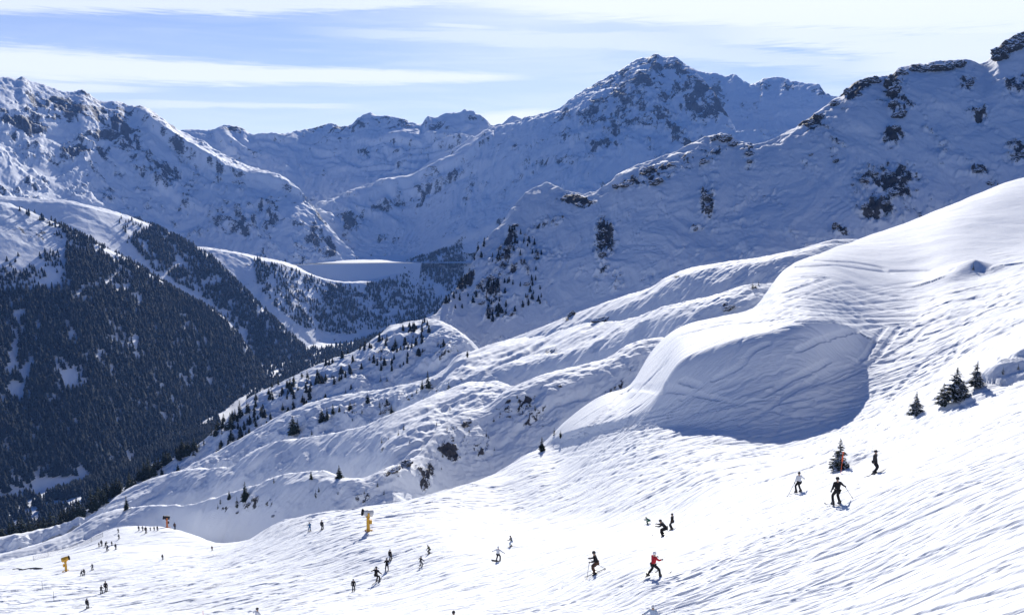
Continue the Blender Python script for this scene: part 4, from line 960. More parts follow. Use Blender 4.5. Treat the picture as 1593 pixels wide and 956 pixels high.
# ------------------------------------------------------------------ woods in the valley: one mass
tv, tf = [], []
def little(seed):
    r = random.Random(seed); v = []; f = []
    for t in range(4):
        z0 = .1 + .2 * t; z1 = z0 + .34; rad = .2 * (1 - .2 * t); b = len(v); n = 5
        for k in range(n):
            a = 6.283 * k / n + t; q = rad * r.uniform(.6, 1.25); v.append((math.cos(a) * q, math.sin(a) * q, z0 + r.uniform(-.05, .04)))
        v.append((0, 0, z1 if t < 3 else 1.0))
        for k in range(n): f.append((b + k, b + (k + 1) % n, b + n))
    return np.array(v, np.float32), np.array(f, np.int32)
LT = [little(i) for i in range(5)]
def scatter(S, n, poly, hgt, dens=None, seed=0):
    """random places on the sheet whose picture position lies in poly"""
    rg = np.random.default_rng(seed)
    px, py = project(S['X'], S['Y'], S['Z'])
    ok = inpoly(px, py, poly)
    idx = np.argwhere(ok)
    if len(idx) == 0: return np.zeros((0, 4))
    # weight by true area so that density is even on the ground
    dR = np.gradient(S['R'], axis=0); w = (dR * S['R'])[ok]
    ww = w.astype(float)
    if dens is not None: ww = ww * dens(S)[ok]
    s = ww.sum()
    if s <= 0: return np.zeros((0, 4))
    c = rg.choice(len(idx), size=n, p=ww / s)
    i = idx[c]; N, C = S['X'].shape
    j = np.clip(i + rg.integers(-1, 2, i.shape), 0, [N - 1, C - 1])
    t = rg.random(n)[:, None]
    P0 = np.stack([S[k][i[:, 0], i[:, 1]] for k in 'XYZ'], 1); P1 = np.stack([S[k][j[:, 0], j[:, 1]] for k in 'XYZ'], 1)
    P = P0 * (1 - t) + P1 * t
    return np.c_[P, rg.uniform(hgt[0], hgt[1], n)]
def clump(wl, lo, hi, seed, extra=None, floor=0.0):
    def f(S):
        n = fbm(S['X'] / wl, S['Y'] / wl, 5, seed, .6)
        v = sstep(lo, hi, n) + floor
        if extra is not None: v = v * np.clip(1 - extra(S), 0, 1)
        return v
    return f
chutes = lambda S: blobs(S, [(22, 560, 9, 60, 1.3, 5), (38, 590, 8, 30, 1.3), (60, 510, 5, 30, .9), (110, 520, 10, 30, 1.0, -15), (110, 590, 26, 24, 1.2), (90, 620, 16, 10, 1.0), (140, 470, 18, 10, .8), (190, 520, 8, 40, .8, -35), (350, 480, 30, 10, 1.3, 30), (365, 510, 20, 8, 1.0, 35), (35, 500, 6, 40, .9), (165, 500, 5, 30, .7), (215, 540, 5, 30, .6), (240, 610, 5, 40, .6), (300, 590, 5, 30, .5)]) + 1.1 * sstep(.22, .42, fbm(S['X'] / 34, S['Y'] / 320, 4, 333, .55)) * sstep(720, 480, project(S['X'], S['Y'], S['Z'])[1])
F = [
 scatter(S1, 19000, [(-60, 462), (60, 452), (130, 466), (210, 452), (262, 450), (300, 470), (338, 490), (368, 520), (396, 560), (427, 612), (425, 628), (330, 655), (250, 690), (150, 735), (60, 745), (-60, 800)], (13, 21), clump(75, -.55, .12, 7, chutes, .12), 1),
 scatter(S1, 2600, [(100, 380), (200, 410), (300, 470), (340, 500), (250, 480), (150, 470), (105, 440)], (11, 18), clump(90, -.4, .3, 8, chutes, .05), 2),
 scatter(S1, 1500, [(-60, 430), (60, 425), (130, 430), (200, 430), (260, 450), (250, 500), (-60, 500)], (9, 16), clump(70, -.2, .5, 51, chutes, .04), 52),
 scatter(S1, 420, [(-40, 400), (90, 390), (110, 460), (-40, 460)], (7, 12), clump(90, .0, .6, 9, None, .03), 3),
 scatter(S1, 500, [(20, 322), (100, 352), (200, 404), (300, 468), (300, 480), (200, 420), (90, 368)], (9, 15), clump(60, -.1, .5, 19, None, .1), 33),
 scatter(S2, 4600, [(200, 372), (240, 352), (290, 378), (330, 402), (372, 442), (412, 482), (442, 512), (478, 540), (470, 570), (430, 600), (390, 540), (330, 470), (240, 420)], (11, 18), clump(60, -.35, .3, 11, lambda S: 1.1 * sstep(.25, .45, fbm(S['X'] / 30, S['Y'] / 280, 4, 334, .55)), .04), 4),
 scatter(S2, 800, [(180, 335), (240, 352), (290, 376), (260, 400), (200, 380)], (9, 14), clump(80, .0, .4, 12, None, .04), 5),
 scatter(GH, 5200, [(395, 402), (470, 425), (520, 445), (560, 446), (620, 430), (680, 410), (720, 400), (720, 470), (640, 505), (540, 520), (470, 510), (430, 480), (400, 440)], (9, 15), clump(110, -.35, .2, 13, lambda S: blobs(S, [(440, 470, 10, 60, .9, -20), (520, 420, 30, 12, 1.0)]), .08), 6),
 scatter(GH, 900, [(600, 408), (745, 372), (740, 400), (640, 430)], (8, 13), clump(60, -.2, .3, 14, None, .1), 7),
 scatter(F5, 900, [(300, 400), (420, 400), (500, 420), (470, 500), (400, 470), (320, 420)], (8, 13), clump(90, .1, .5, 15, None, .03), 8),
 scatter(SV, 4200, [(-40, 770), (60, 765), (200, 720), (340, 650), (345, 690), (240, 715), (200, 745), (110, 775), (0, 800), (-60, 840)], (12, 20), clump(60, -.2, .15, 16, lambda S: blobs(S, [(110, 755, 70, 9, 1.4, -20), (60, 775, 50, 8, 1.4, -22), (290, 665, 50, 8, 1.4, -25), (180, 700, 30, 12, .8, -30)]), 0), 9),
 scatter(SV, 3600, [(-60, 850), (0, 800), (110, 785), (250, 722), (350, 690), (420, 620), (500, 575), (600, 510), (680, 480), (690, 520), (500, 620), (300, 760), (100, 860)], (12, 20), clump(60, -.5, .0, 17, None, .2), 10),
 scatter(SV, 1500, [(395, 560), (430, 545), (480, 545), (520, 540), (600, 520), (660, 495), (600, 530), (500, 575), (420, 620), (380, 640)], (11, 18), clump(60, -.4, .1, 37, lambda S: blobs(S, [(480, 525, 50, 8, 1.4, -8), (385, 610, 16, 14, 1.0)]), .05), 29),
 scatter(S2, 900, [(400, 500), (445, 520), (480, 545), (470, 590), (430, 610), (400, 560)], (11, 18), clump(60, -.5, .0, 38, None, .2), 30),
 scatter(S1, 900, [(330, 600), (400, 560), (425, 610), (420, 640), (330, 670), (250, 700), (240, 680)], (12, 20), clump(60, -.6, -.1, 39, None, .3), 31),
 scatter(F1, 260, [(690, 470), (745, 385), (800, 350), (850, 400), (840, 480), (760, 510)], (3.5, 7), clump(30, -.1, .3, 18, None, .1), 11),
 scatter(B1, 330, [(330, 680), (420, 610), (520, 562), (600, 520), (690, 490), (690, 540), (560, 600), (430, 660), (330, 730)], (3, 6.5), clump(20, -.1, .3, 28, None, .1), 12),
]
F = np.vstack(F)
F = F[(F[:, 0] ** 2 + F[:, 1] ** 2) > 0]
rg = np.random.default_rng(44); n = len(F)
kind = rg.integers(0, len(LT), n); V = []; Q = []; base = 0
for k in range(len(LT)):
    P = F[kind == k]; v, f = LT[k]; m = len(P)
    if not m: continue
    a = rg.uniform(0, 6.28, m)[:, None]; w = rg.uniform(.9, 1.7, m)[:, None] * P[:, 3:4]
    x = (v[None, :, 0] * np.cos(a) - v[None, :, 1] * np.sin(a)) * w + P[:, 0:1]
    y = (v[None, :, 0] * np.sin(a) + v[None, :, 1] * np.cos(a)) * w + P[:, 1:2]
    z = v[None, :, 2] * P[:, 3:4] + P[:, 2:3] - .8
    V.append(np.stack([x, y, z], -1).reshape(-1, 3))
    Q.append((f[None] + (np.arange(m) * len(v))[:, None, None]).reshape(-1, 3) + base); base += m * len(v)
V = np.vstack(V).astype(np.float32); Q = np.vstack(Q).astype(np.int32)
me = bpy.data.meshes.new('forest'); me.vertices.add(len(V)); me.vertices.foreach_set('co', V.ravel())
me.loops.add(Q.size); me.loops.foreach_set('vertex_index', Q.ravel()); me.polygons.add(len(Q))
me.polygons.foreach_set('loop_start', np.arange(0, Q.size, 3, dtype=np.int32)); me.update(calc_edges=True)
me.materials.append(M_forest)
tag(obj('forest', me), 'dense dark conifer forest covering the valley sides below the mountains', 'forest', kind='stuff')
# ------------------------------------------------------------------ dam and lake behind it
def at(px, py, R):
    a, t = ray(px, py)
    return Vector((R * math.sin(a), R * math.cos(a), -t * R))
dl, dr = at(448, 411.5, 2915), at(655, 409.0, 2915)
zt = (dl.z + dr.z) / 2
mb = MB(); n = 24; rows = [(0, 0.0), (3, -14.0), (-40, -72.0)]
for k in range(n + 1):
    u = k / n; c = dl.lerp(dr, u); bow = 10 * math.sin(math.pi * u)
    for dy, dz in ((16, -60), (16, 0.0), (0, 0.0), (-70, -52.0), (-150, -105.0)):
        mb.v.append((c.x, c.y + dy + bow, zt + dz))
for k in range(n):
    for j in range(4):
        b = k * 5 + j; mb.f.append((b, b + 5, b + 6, b + 1)); mb.m.append(0)
me = mb.mesh('dam_wall', [M_base])
t = bpy.data.objects.new('dam', None); COL.objects.link(t); t.location = (0, 0, 0)
obj('wall', me, t)
mb = MB()
for k in range(n):
    a = dl.lerp(dr, k / n); b = dl.lerp(dr, (k + 1) / n); ba = 10 * math.sin(math.pi * k / n); bb = 10 * math.sin(math.pi * (k + 1) / n)
    A = Vector((a.x, a.y + ba - .6, zt + .5)); B = Vector((b.x, b.y + bb - .6, zt + .5))
    mb.add([A, B, B + Vector((0, 1, 0)), A + Vector((0, 1, 0)), A + Vector((0, 0, 1.4)), B + Vector((0, 0, 1.4)), B + Vector((0, 1, 1.4)), A + Vector((0, 1, 1.4))],
           [(0, 1, 5, 4), (4, 5, 6, 7), (3, 2, 6, 7)])
M_conc = plain('weathered_concrete', (.18, .18, .18), .9, .1)
obj('parapet', mb.mesh('dam_parapet', [M_conc]), t)
tag(t, 'snow covered embankment dam with a dead straight crest closing the upper valley', 'dam')
mb = MB(); P0, P1 = at(300, 405, 2931), at(760, 405, 2931)
mb.add([(P0.x, 2918, zt - 3), (P1.x, 2918, zt - 3), (P1.x + 60, 3420, zt - 3), (P0.x - 60, 3420, zt - 3)], [(0, 1, 2, 3)])
o = obj('frozen_lake', mb.mesh('frozen_lake', [M_base])); o['kind'] = 'structure'
# ------------------------------------------------------------------ haze
mb = MB(); mb.box((0, 2600, 0), (9000, 9000, 2000))
hm = bpy.data.materials.new('haze'); hm.use_nodes = True; nt = hm.node_tree; nt.nodes.clear()
ou = nt.nodes.new('ShaderNodeOutputMaterial'); pv = nt.nodes.new('ShaderNodeVolumePrincipled')
pv.inputs['Color'].default_value = (0.22, 0.44, 1.0, 1); pv.inputs['Density'].default_value = 3.3e-5
pv.inputs['Anisotropy'].default_value = 0.2
nt.links.new(pv.outputs[0], ou.inputs['Volume'])
o = obj('haze', mb.mesh('haze', [hm])); o['kind'] = 'stuff'
# ------------------------------------------------------------------ rocks
from mathutils import noise as mnoise
def rock_material():
    m, q, b = new_mat('crag_rock')
    P = q.n('ShaderNodeTexCoord').outputs['Object']
    ge = q.n('ShaderNodeNewGeometry'); sp = q.n('ShaderNodeSeparateXYZ'); q.nt.links.new(ge.outputs['Normal'], sp.inputs[0])
    n = q.noise(P, 3.0, 6, .65)
    up = q.m('ADD', sp.outputs[2], q.m('MULTIPLY', q.m('SUBTRACT', n, .5), 1.1))
    f = q.ramp(up, .42, .62)
    c = q.mix(n, (.018, .018, .020, 1), (.075, .072, .070, 1))
    q.inp(b.inputs['Base Color'], q.mix(f, c, (.82, .84, .88, 1)))
    b.inputs['Roughness'].default_value = .9; b.inputs['Specular IOR Level'].default_value = .15
    bp = q.n('ShaderNodeBump'); bp.inputs['Distance'].default_value = .12; q.inp(bp.inputs['Height'], q.noise(P, 7, 5, .65))
    q.nt.links.new(bp.outputs[0], b.inputs['Normal'])
    return m
M_rock = rock_material()
import bmesh
def rock_mesh(seed):
    bm = bmesh.new(); bmesh.ops.create_icosphere(bm, subdivisions=4, radius=1)
    for v in bm.verts:
        p = v.co.copy(); o = Vector((seed * 7.3, seed * 3.1, 0))
        d = mnoise.fractal(p * 1.1 + o, 0.9, 2.1, 4) * .42
        c = mnoise.cell(p * 2.3 + o) * .16
        v.co = p * (1 + d + c)
        v.co.z *= .8
    me = bpy.data.meshes.new('rock'); bm.to_mesh(me); bm.free()
    me.materials.append(M_rock); return me
ROCKS = [rock_mesh(i) for i in range(7)]
def boulder(S, px, py, w, h, label, name='boulder', cat='boulder', group=None, depth=.6, tilt=0.0):
    p = ground(S, px, py); d = math.hypot(p.x, p.y)
    o = bpy.data.objects.new(name, random.choice(ROCKS)); COL.objects.link(o)
    sw, sh = w / FPX * d / 2, h / FPX * d / 2
    o.location = (p.x, p.y + .1 * sw, p.z + sh * .35); o.scale = (sw, sw * depth, sh * 1.15)
    o.rotation_euler = (0, -math.radians(tilt), random.uniform(-.4, .4))
    return tag(o, label, cat, group)
for S, px, py, w, h, tl, lab in [
    (B3, 828, 618, 26, 14, 35, 'big dark boulder, upper of the two largest on the shaded rocky face'),
    (B3, 812, 634, 26, 13, 35, 'big dark boulder, lower of the two largest on the shaded rocky face'),
    (B3, 820, 660, 20, 10, 10, 'dark boulder below the two largest on the shaded rocky face'),
    (B4, 632, 724, 22, 13, 20, 'dark boulder under the crest lip above the snow gun, its right half'),
    (B4, 612, 734, 22, 9, 30, 'flat dark boulder under the crest lip above the snow gun, its left half'),
    (B4, 397, 776, 16, 7, 25, 'rock just right of the tall conifer on the shaded bank'),
    (B4, 388, 784, 10, 6, 20, 'small rock below the tall conifer on the shaded bank'),
    (B4, 370, 796, 9, 4, 20, 'flat stone lowest on the shaded bank below the conifer clump'),
    (B4, 426, 801, 8, 3.5, 0, 'lone stone low on the shaded bank right of the conifers'),
    (B3, 956, 604, 14, 9, 40, 'rock on the steep edge left of the shadowed bowl'),
    (B3, 943, 617, 12, 7, 45, 'rock lower on the steep edge left of the shadowed bowl'),
    (B2, 1134, 481, 18, 8, 35, 'snow capped rock on the rib above the shadowed bowl'),
    (B2, 936, 498, 30, 9, 8, 'snow covered rock like a hut on the sunlit shoulder'),
    (B0, 888, 491, 14, 8, 35, 'rock at the lower tip of the high rib'),
    (B2, 606, 634, 18, 6, 15, 'dark overhanging rock under the conifer on the hillside'),
    (B2, 597, 642, 10, 5, 10, 'small rock left of the overhanging one on the hillside'),
    (B2, 862, 546, 14, 4, 10, 'narrow rock band right under the sunlit shoulder'),
    (B3, 697, 678, 14, 8, 30, 'rock below the broad shrub on the rocky face'),
    (B3, 683, 700, 12, 8, 30, 'rock midway down the left of the rocky face'),
    (B3, 752, 694, 10, 6, 30, 'rock below the slim fir on the rocky face'),
    (B3, 741, 712, 14, 5, 30, 'flat rock near the bottom of the rocky face'),
    (B4, 470, 703 + 60, 0.01, .01, 0, None),
]:
    if lab: boulder(S, px, py, w, h, lab, tilt=tl)
crags = [(1345, 126, 18, 10), (1362, 124, 15, 12), (1386, 128, 16, 24), (1392, 140, 20, 16), (1404, 112, 14, 10), (1422, 108, 14, 6), (1438, 108, 16, 8), (1456, 106, 24, 13), (1474, 104, 22, 12), (1492, 100, 18, 12),
         (1320, 142, 14, 10), (1300, 160, 14, 9), (1262, 190, 12, 8), (1275, 180, 16, 9), (1112, 214, 14, 8), (1128, 214, 20, 12), (1140, 224, 16, 9), (1556, 84, 24, 20), (1575, 70, 24, 18), (1590, 60, 20, 14),
         (1390, 160, 14, 10), (1400, 178, 20, 12), (1394, 198, 12, 8), (1378, 215, 10, 7), (1008, 262, 18, 8), (1020, 282, 22, 10), (975, 285, 24, 8), (960, 290, 16, 8), (1095, 250, 14, 6), (1098, 305, 12, 12), (1102, 325, 12, 14), (938, 360, 14, 12), (936, 378, 16, 14), (938, 396, 12, 12),
         (1345, 280, 14, 8), (1360, 268, 12, 6), (1385, 270, 14, 7), (1390, 300, 16, 8), (1375, 315, 16, 8), (1345, 320, 12, 7), (1300, 350, 10, 10), (1300, 250, 9, 7), (1520, 265, 14, 6), (1508, 130, 14, 8), (1522, 170, 14, 7), (1540, 285, 10, 6), (1590, 240, 12, 8), (902, 318, 16, 5), (880, 308, 12, 4), (1165, 238, 10, 6), (1166, 250, 8, 6), (1082, 356, 9, 5), (1262, 240, 7, 4), (800, 350, 12, 6), (790, 385, 12, 8), (765, 430, 14, 8), (820, 440, 12, 6), (750, 470, 12, 6), (835, 400, 10, 6)]
for px, py, w, h in crags:
    top = py < 130 or (px, py) in ((1112, 214), (1128, 214), (1140, 224))
    boulder(F1, px, py + h * .35, w, h, 'dark jagged rock jutting from the crest of the shaded mountainside' if top else 'dark rock sticking out of the shaded snow of the mountainside', 'rock_outcrop', 'rock',
            'jagged rocks along the crest' if top else 'rocks scattered over the shaded mountainside', depth=.7, tilt=random.uniform(-10, 25))

number([o for o in COL.objects if o.get('group') == 'jagged rocks along the crest'], '{} from the left of the jagged dark rocks along the crest of the shaded mountainside')
number([o for o in COL.objects if o.get('group') == 'rocks scattered over the shaded mountainside'], '{} from the left of the rocks poking from the shaded mountainside below its crest')
# ------------------------------------------------------------------ people
M_skin = plain('skin', (.45, .28, .2), .6, .3, .05)
def cloth(name, c): return plain(name, c, .8, .2, .15, 9, bump=.01)
CL = {'black': cloth('black_cloth', (.012, .012, .014)), 'dark': cloth('charcoal_cloth', (.03, .032, .038)), 'navy': cloth('navy_cloth', (.012, .02, .05)), 'red': cloth('red_cloth', (.42, .02, .03)), 'white': cloth('white_cloth', (.62, .64, .68)),
      'blue': cloth('blue_cloth', (.05, .16, .32)), 'green': cloth('green_cloth', (.015, .10, .07)), 'grey': cloth('grey_cloth', (.14, .15, .16)), 'brown': cloth('brown_cloth', (.09, .05, .035)), 'pale': cloth('pale_blue_cloth', (.34, .42, .55)), 'olive': cloth('olive_cloth', (.06, .07, .03))}
M_shell = {k: plain('helmet_' + k, c, .35, .5, .05) for k, c in (('black', (.015, .015, .017)), ('white', (.7, .7, .72)), ('grey', (.12, .12, .13)))}
M_glass = plain('goggle_lens', (.02, .02, .03), .15, .6, .0)
M_boot = plain('boot_plastic', (.03, .03, .033), .4, .4, .1)
M_ski = {k: plain('ski_' + k, c, .35, .5, .15) for k, c in (('dark', (.03, .03, .035)), ('red', (.3, .03, .03)))}
M_alu = plain('pole_metal', (.12, .12, .13), .4, .5, .05)
def skinned(name, verts, edges, rads, mat, sub=2):
    me = bpy.data.meshes.new('tmp'); me.from_pydata(verts, edges, []); o = bpy.data.objects.new('tmp', me); COL.objects.link(o)
    o.modifiers.new('s', 'SKIN'); sv = me.skin_vertices[0].data
    for i, r in enumerate(rads): sv[i].radius = r if hasattr(r, '__len__') else (r, r)
    sv[0].use_root = True
    ss = o.modifiers.new('u', 'SUBSURF'); ss.levels = sub; ss.render_levels = sub
    dg = bpy.context.evaluated_depsgraph_get(); dg.update()
    out = bpy.data.meshes.new_from_object(o.evaluated_get(dg)); out.name = name
    bpy.data.objects.remove(o); bpy.data.meshes.remove(me)
    out.materials.clear(); out.materials.append(mat)
    out.polygons.foreach_set('use_smooth', [True] * len(out.polygons))
    return out
V3 = Vector
def pose(spread=.34, kb=.35, lean=.25, side=0.0, arms='ski', stagger=0.0, twist=0.0):
    J = {}
    for s, k in ((-1, 'l'), (1, 'r')):
        J['ank' + k] = V3((s * spread / 2, s * stagger / 2, .13))
        J['toe' + k] = J['ank' + k] + V3((0, .17, -.06))
        J['hip' + k] = V3((s * .10 + side * .25, -.02 - kb * .18, .93 - kb * .26 - spread * .05))
    J['pel'] = (J['hipl'] + J['hipr']) / 2 + V3((0, 0, .04))
    for s, k in ((-1, 'l'), (1, 'r')):
        a, h = J['ank' + k], J['hip' + k]; mid = (a + h) / 2; L = (h - a).length
        out = math.sqrt(max(0.0, .44 ** 2 - (L / 2) ** 2))
        J['kne' + k] = mid + V3((s * .02, 1, .1)).normalized() * out
    up = V3((side * .5, math.sin(lean), math.cos(lean))).normalized()
    J['bel'] = J['pel'] + up * .2; J['che'] = J['pel'] + up * .40
    up2 = V3((side * .4, math.sin(lean * .9), math.cos(lean * .9))).normalized()
    J['nec'] = J['che'] + up2 * .14; J['hea'] = J['nec'] + V3((up2.x * .5, up2.y * .7 + .02, 1)).normalized() * .12; J['top'] = J['hea'] + V3((up2.x * .4, up2.y * .5, 1)).normalized() * .12
    for s, k in ((-1, 'l'), (1, 'r')):
        sh = J['che'] + V3((s * .19, 0, .05)); J['sho' + k] = sh
        if arms == 'ski': e = sh + V3((s * .09, .08, -.26)); h = e + V3((s * .03, .23, -.02))
        elif arms == 'down': e = sh + V3((s * .08, -.02, -.28)); h = e + V3((s * .02, .07, -.24))
        elif arms == 'wide': e = sh + V3((s * .22, .02, -.16)); h = e + V3((s * .20, .06, -.12))
        elif arms == 'fwd': e = sh + V3((s * .05, .2, -.18)); h = e + V3((s * .0, .22, .02))
        elif arms == 'one': e = sh + (V3((.2, .05, -.18)) if s > 0 else V3((-.08, .0, -.28))); h = e + (V3((.18, .1, -.12)) if s > 0 else V3((-.03, .1, -.22)))
        J['elb' + k] = e; J['han' + k] = h
    return J
def build_pose(key, J):
    names = ['pel', 'bel', 'che', 'nec', 'hea', 'top', 'hipl', 'knel', 'ankl', 'toel', 'hipr', 'kner', 'ankr', 'toer', 'shol', 'elbl', 'hanl', 'shor', 'elbr', 'hanr']
    ix = {n: i for i, n in enumerate(names)}
    E = [('pel', 'bel'), ('bel', 'che'), ('che', 'nec'), ('nec', 'hea'), ('hea', 'top')]
    for k in 'lr': E += [('pel', 'hip' + k), ('hip' + k, 'kne' + k), ('kne' + k, 'ank' + k), ('ank' + k, 'toe' + k), ('che', 'sho' + k), ('sho' + k, 'elb' + k), ('elb' + k, 'han' + k)]
    rad = dict(pel=(.13, .1), bel=(.125, .09), che=(.145, .1), nec=.055, hea=(.078, .09), top=.05)
    for k in 'lr': rad.update({'hip' + k: .085, 'kne' + k: .058, 'ank' + k: .042, 'toe' + k: .035, 'sho' + k: .06, 'elb' + k: .042, 'han' + k: .03})
    D = {}
    D['body'] = skinned('person_body', [J[n] for n in names], [(ix[a], ix[b]) for a, b in E], [rad[n] for n in names], M_skin)
    jn = ['che', 'bel', 'pel', 'nec', 'shol', 'elbl', 'wril', 'shor', 'elbr', 'wrir']
    JJ = dict(J); JJ['nec'] = J['che'].lerp(J['nec'], .8)
    for k in 'lr': JJ['wri' + k] = J['elb' + k].lerp(J['han' + k], .9)
    JJ['pel'] = J['pel'] + (J['pel'] - J['bel']).normalized() * .06
    jr = [(.195, .14), (.17, .135), (.175, .14), .085, .088, .068, .056, .088, .068, .056]
    jx = {n: i for i, n in enumerate(jn)}
    JE = [('che', 'bel'), ('bel', 'pel'), ('che', 'nec')] + [(a + k, b + k) if a != 'che' else ('che', b + k) for k in 'lr' for a, b in (('che', 'sho'), ('sho', 'elb'), ('elb', 'wri'))]
    D['jacket'] = skinned('jacket', [JJ[n] for n in jn], [(jx[a], jx[b]) for a, b in JE], jr, CL['black'])
    tn = ['pel', 'hipl', 'knel', 'ankl', 'hipr', 'kner', 'ankr']
    tr = [(.15, .13), .115, .088, .082, .115, .088, .082]; tx = {n: i for i, n in enumerate(tn)}
    TE = [('pel', 'hip' + k) for k in 'lr'] + [('hip' + k, 'kne' + k) for k in 'lr'] + [('kne' + k, 'ank' + k) for k in 'lr']
    D['trousers'] = skinned('trousers', [J[n] for n in tn], [(tx[a], tx[b]) for a, b in TE], tr, CL['black'])
    # helmet: a shell open at the face
    mb = MB(); c = J['hea'] + V3((0, -.01, .04)); n, m = 14, 8
    for i in range(m + 1):
        ph = math.pi * .60 * i / m
        for k in range(n):
            th = 2 * math.pi * k / n; x, y, z = math.sin(ph) * math.cos(th) * .115, math.sin(ph) * math.sin(th) * .13, math.cos(ph) * .135
            if y > .05 and z < .0: z *= .15; y = min(y, .085)
            mb.v.append(c + V3((x, y, z)))
    for i in range(m):
        for k in range(n): mb.f.append((i * n + k, (i + 1) * n + k, (i + 1) * n + (k + 1) % n, i * n + (k + 1) % n)); mb.m.append(0)
    D['helmet'] = mb.mesh('helmet', [M_shell['black']], True)
    mb = MB(); nn_ = 9
    for z in (-.035, .03):
        for k in range(nn_):
            th = math.radians(25 + 130 * k / (nn_ - 1)); mb.v.append(c + V3((math.cos(th) * .098, math.sin(th) * .112 + .008, z - .025)))
    for k in range(nn_ - 1): mb.f.append((k, k + 1, nn_ + k + 1, nn_ + k)); mb.m.append(0)
    D['goggles'] = mb.mesh('goggles', [M_glass], True)
    # gloves: palm and five fingers curled round the grip
    for k, s in (('l', -1), ('r', 1)):
        h = J['han' + k]; d = (h - J['elb' + k]).normalized(); side = V3((s, 0, 0)); dn = d.cross(side).normalized()
        if dn.z > 0: dn = -dn
        vs = [h - d * .03, h + d * .05]; es = [(0, 1)]; rs = [.04, .042]
        for f_, off in enumerate((-.033, -.011, .011, .033)):
            L = (.034, .04, .038, .03)[f_]; b = len(vs); sd = d.cross(dn).normalized()
            vs += [h + d * .085 + sd * off, h + d * (.085 + L * .7) + sd * off + dn * L * .6, h + d * (.08 + L * .2) + sd * off + dn * L * 1.5]
            es += [(1, b), (b, b + 1), (b + 1, b + 2)]; rs += [.014, .013, .011]
        b = len(vs); sd = d.cross(dn).normalized() * (-s)
        vs += [h + d * .02 + sd * .055, h + d * .06 + sd * .06 + dn * .04]; es += [(0, b), (b, b + 1)]; rs += [.016, .013]
        D['glove' + k] = skinned('glove', vs, es, rs, CL['black'], 1)
        a = J['ank' + k]; mb = MB()
        mb.box(a + V3((0, .05, -.085)), (.11, .31, .07), taper=.92); mb.box(a + V3((0, .0, .03)), (.115, .15, .2), taper=1.06); mb.box(a + V3((0, .08, -.03)), (.1, .16, .09), taper=.8)
        D['boot' + k] = mb.mesh('ski_boot', [M_boot])
    D['J'] = J; D['h'] = J['top'].z + .05
    return D
POSES = {
    'stand': build_pose('stand', pose(.26, .12, .10, 0, 'down')),
    'ski': build_pose('ski', pose(.32, .45, .38, 0, 'ski')),
    'stride': build_pose('stride', pose(.50, .25, .15, 0, 'fwd', .62)),
    'wide': build_pose('wide', pose(.42, .25, .18, 0, 'wide')),
    'carve': build_pose('carve', pose(.34, .55, .45, -.55, 'wide')),
    'crouch': build_pose('crouch', pose(.46, .9, .85, 0, 'fwd')),
    'tuck': build_pose('tuck', pose(.34, 1.15, 1.15, 0, 'fwd')),
    'one': build_pose('one', pose(.44, .12, .12, 0, 'one')),
}
def ski_mesh():
    mb = MB(); st = [(-.78, 0, .045), (-.7, 0, .048), (0, .012, .036), (.6, 0, .048), (.78, .03, .045), (.9, .10, .02)]
    for y, z, w in st:
        for sx, dz in ((-1, 0), (1, 0), (1, .018), (-1, .018)): mb.v.append((sx * w, y, z + dz))
    for i in range(len(st) - 1):
        for k in range(4): mb.f.append((i * 4 + k, i * 4 + (k + 1) % 4, (i + 1) * 4 + (k + 1) % 4, (i + 1) * 4 + k)); mb.m.append(0)
    mb.f += [(0, 3, 2, 1), (20, 21, 22, 23)]; mb.m += [0, 0]
    mb.box((0, 0, .045), (.05, .3, .03)); mb.box((0, .15, .06), (.06, .06, .04)); mb.box((0, -.14, .07), (.06, .08, .06))
    return mb
SKI = {k: ski_mesh().mesh('ski', [m]) for k, m in M_ski.items()}
def board_mesh():
    mb = MB(); st = [(-.78, .07, .06), (-.68, .01, .13), (-.3, 0, .125), (.3, 0, .125), (.68, .01, .13), (.78, .07, .06)]
    for y, z, w in st:
        for sx, dz in ((-1, 0), (1, 0), (1, .015), (-1, .015)): mb.v.append((sx * w, y, z + dz))
    for i in range(len(st) - 1):
        for k in range(4): mb.f.append((i * 4 + k, i * 4 + (k + 1) % 4, (i + 1) * 4 + (k + 1) % 4, (i + 1) * 4 + k)); mb.m.append(0)
    mb.f += [(0, 3, 2, 1), (20, 21, 22, 23)]; mb.m += [0, 0]
    return mb
BOARD = board_mesh().mesh('snowboard', [M_ski['dark']])
def pole_mesh():
    mb = MB(); mb.tube([(0, 0, 0), (0, 0, 1.18)], [.011, .014], 6); mb.tube([(0, 0, 1.05), (0, 0, 1.2)], .022, 8); mb.tube([(0, 0, .08), (0, 0, .09)], .05, 10); return mb
POLE = pole_mesh().mesh('ski_pole', [M_alu])
def setmat(o, m):
    if o.material_slots[0].material is not m:
        o.material_slots[0].link = 'OBJECT'; o.material_slots[0].material = m
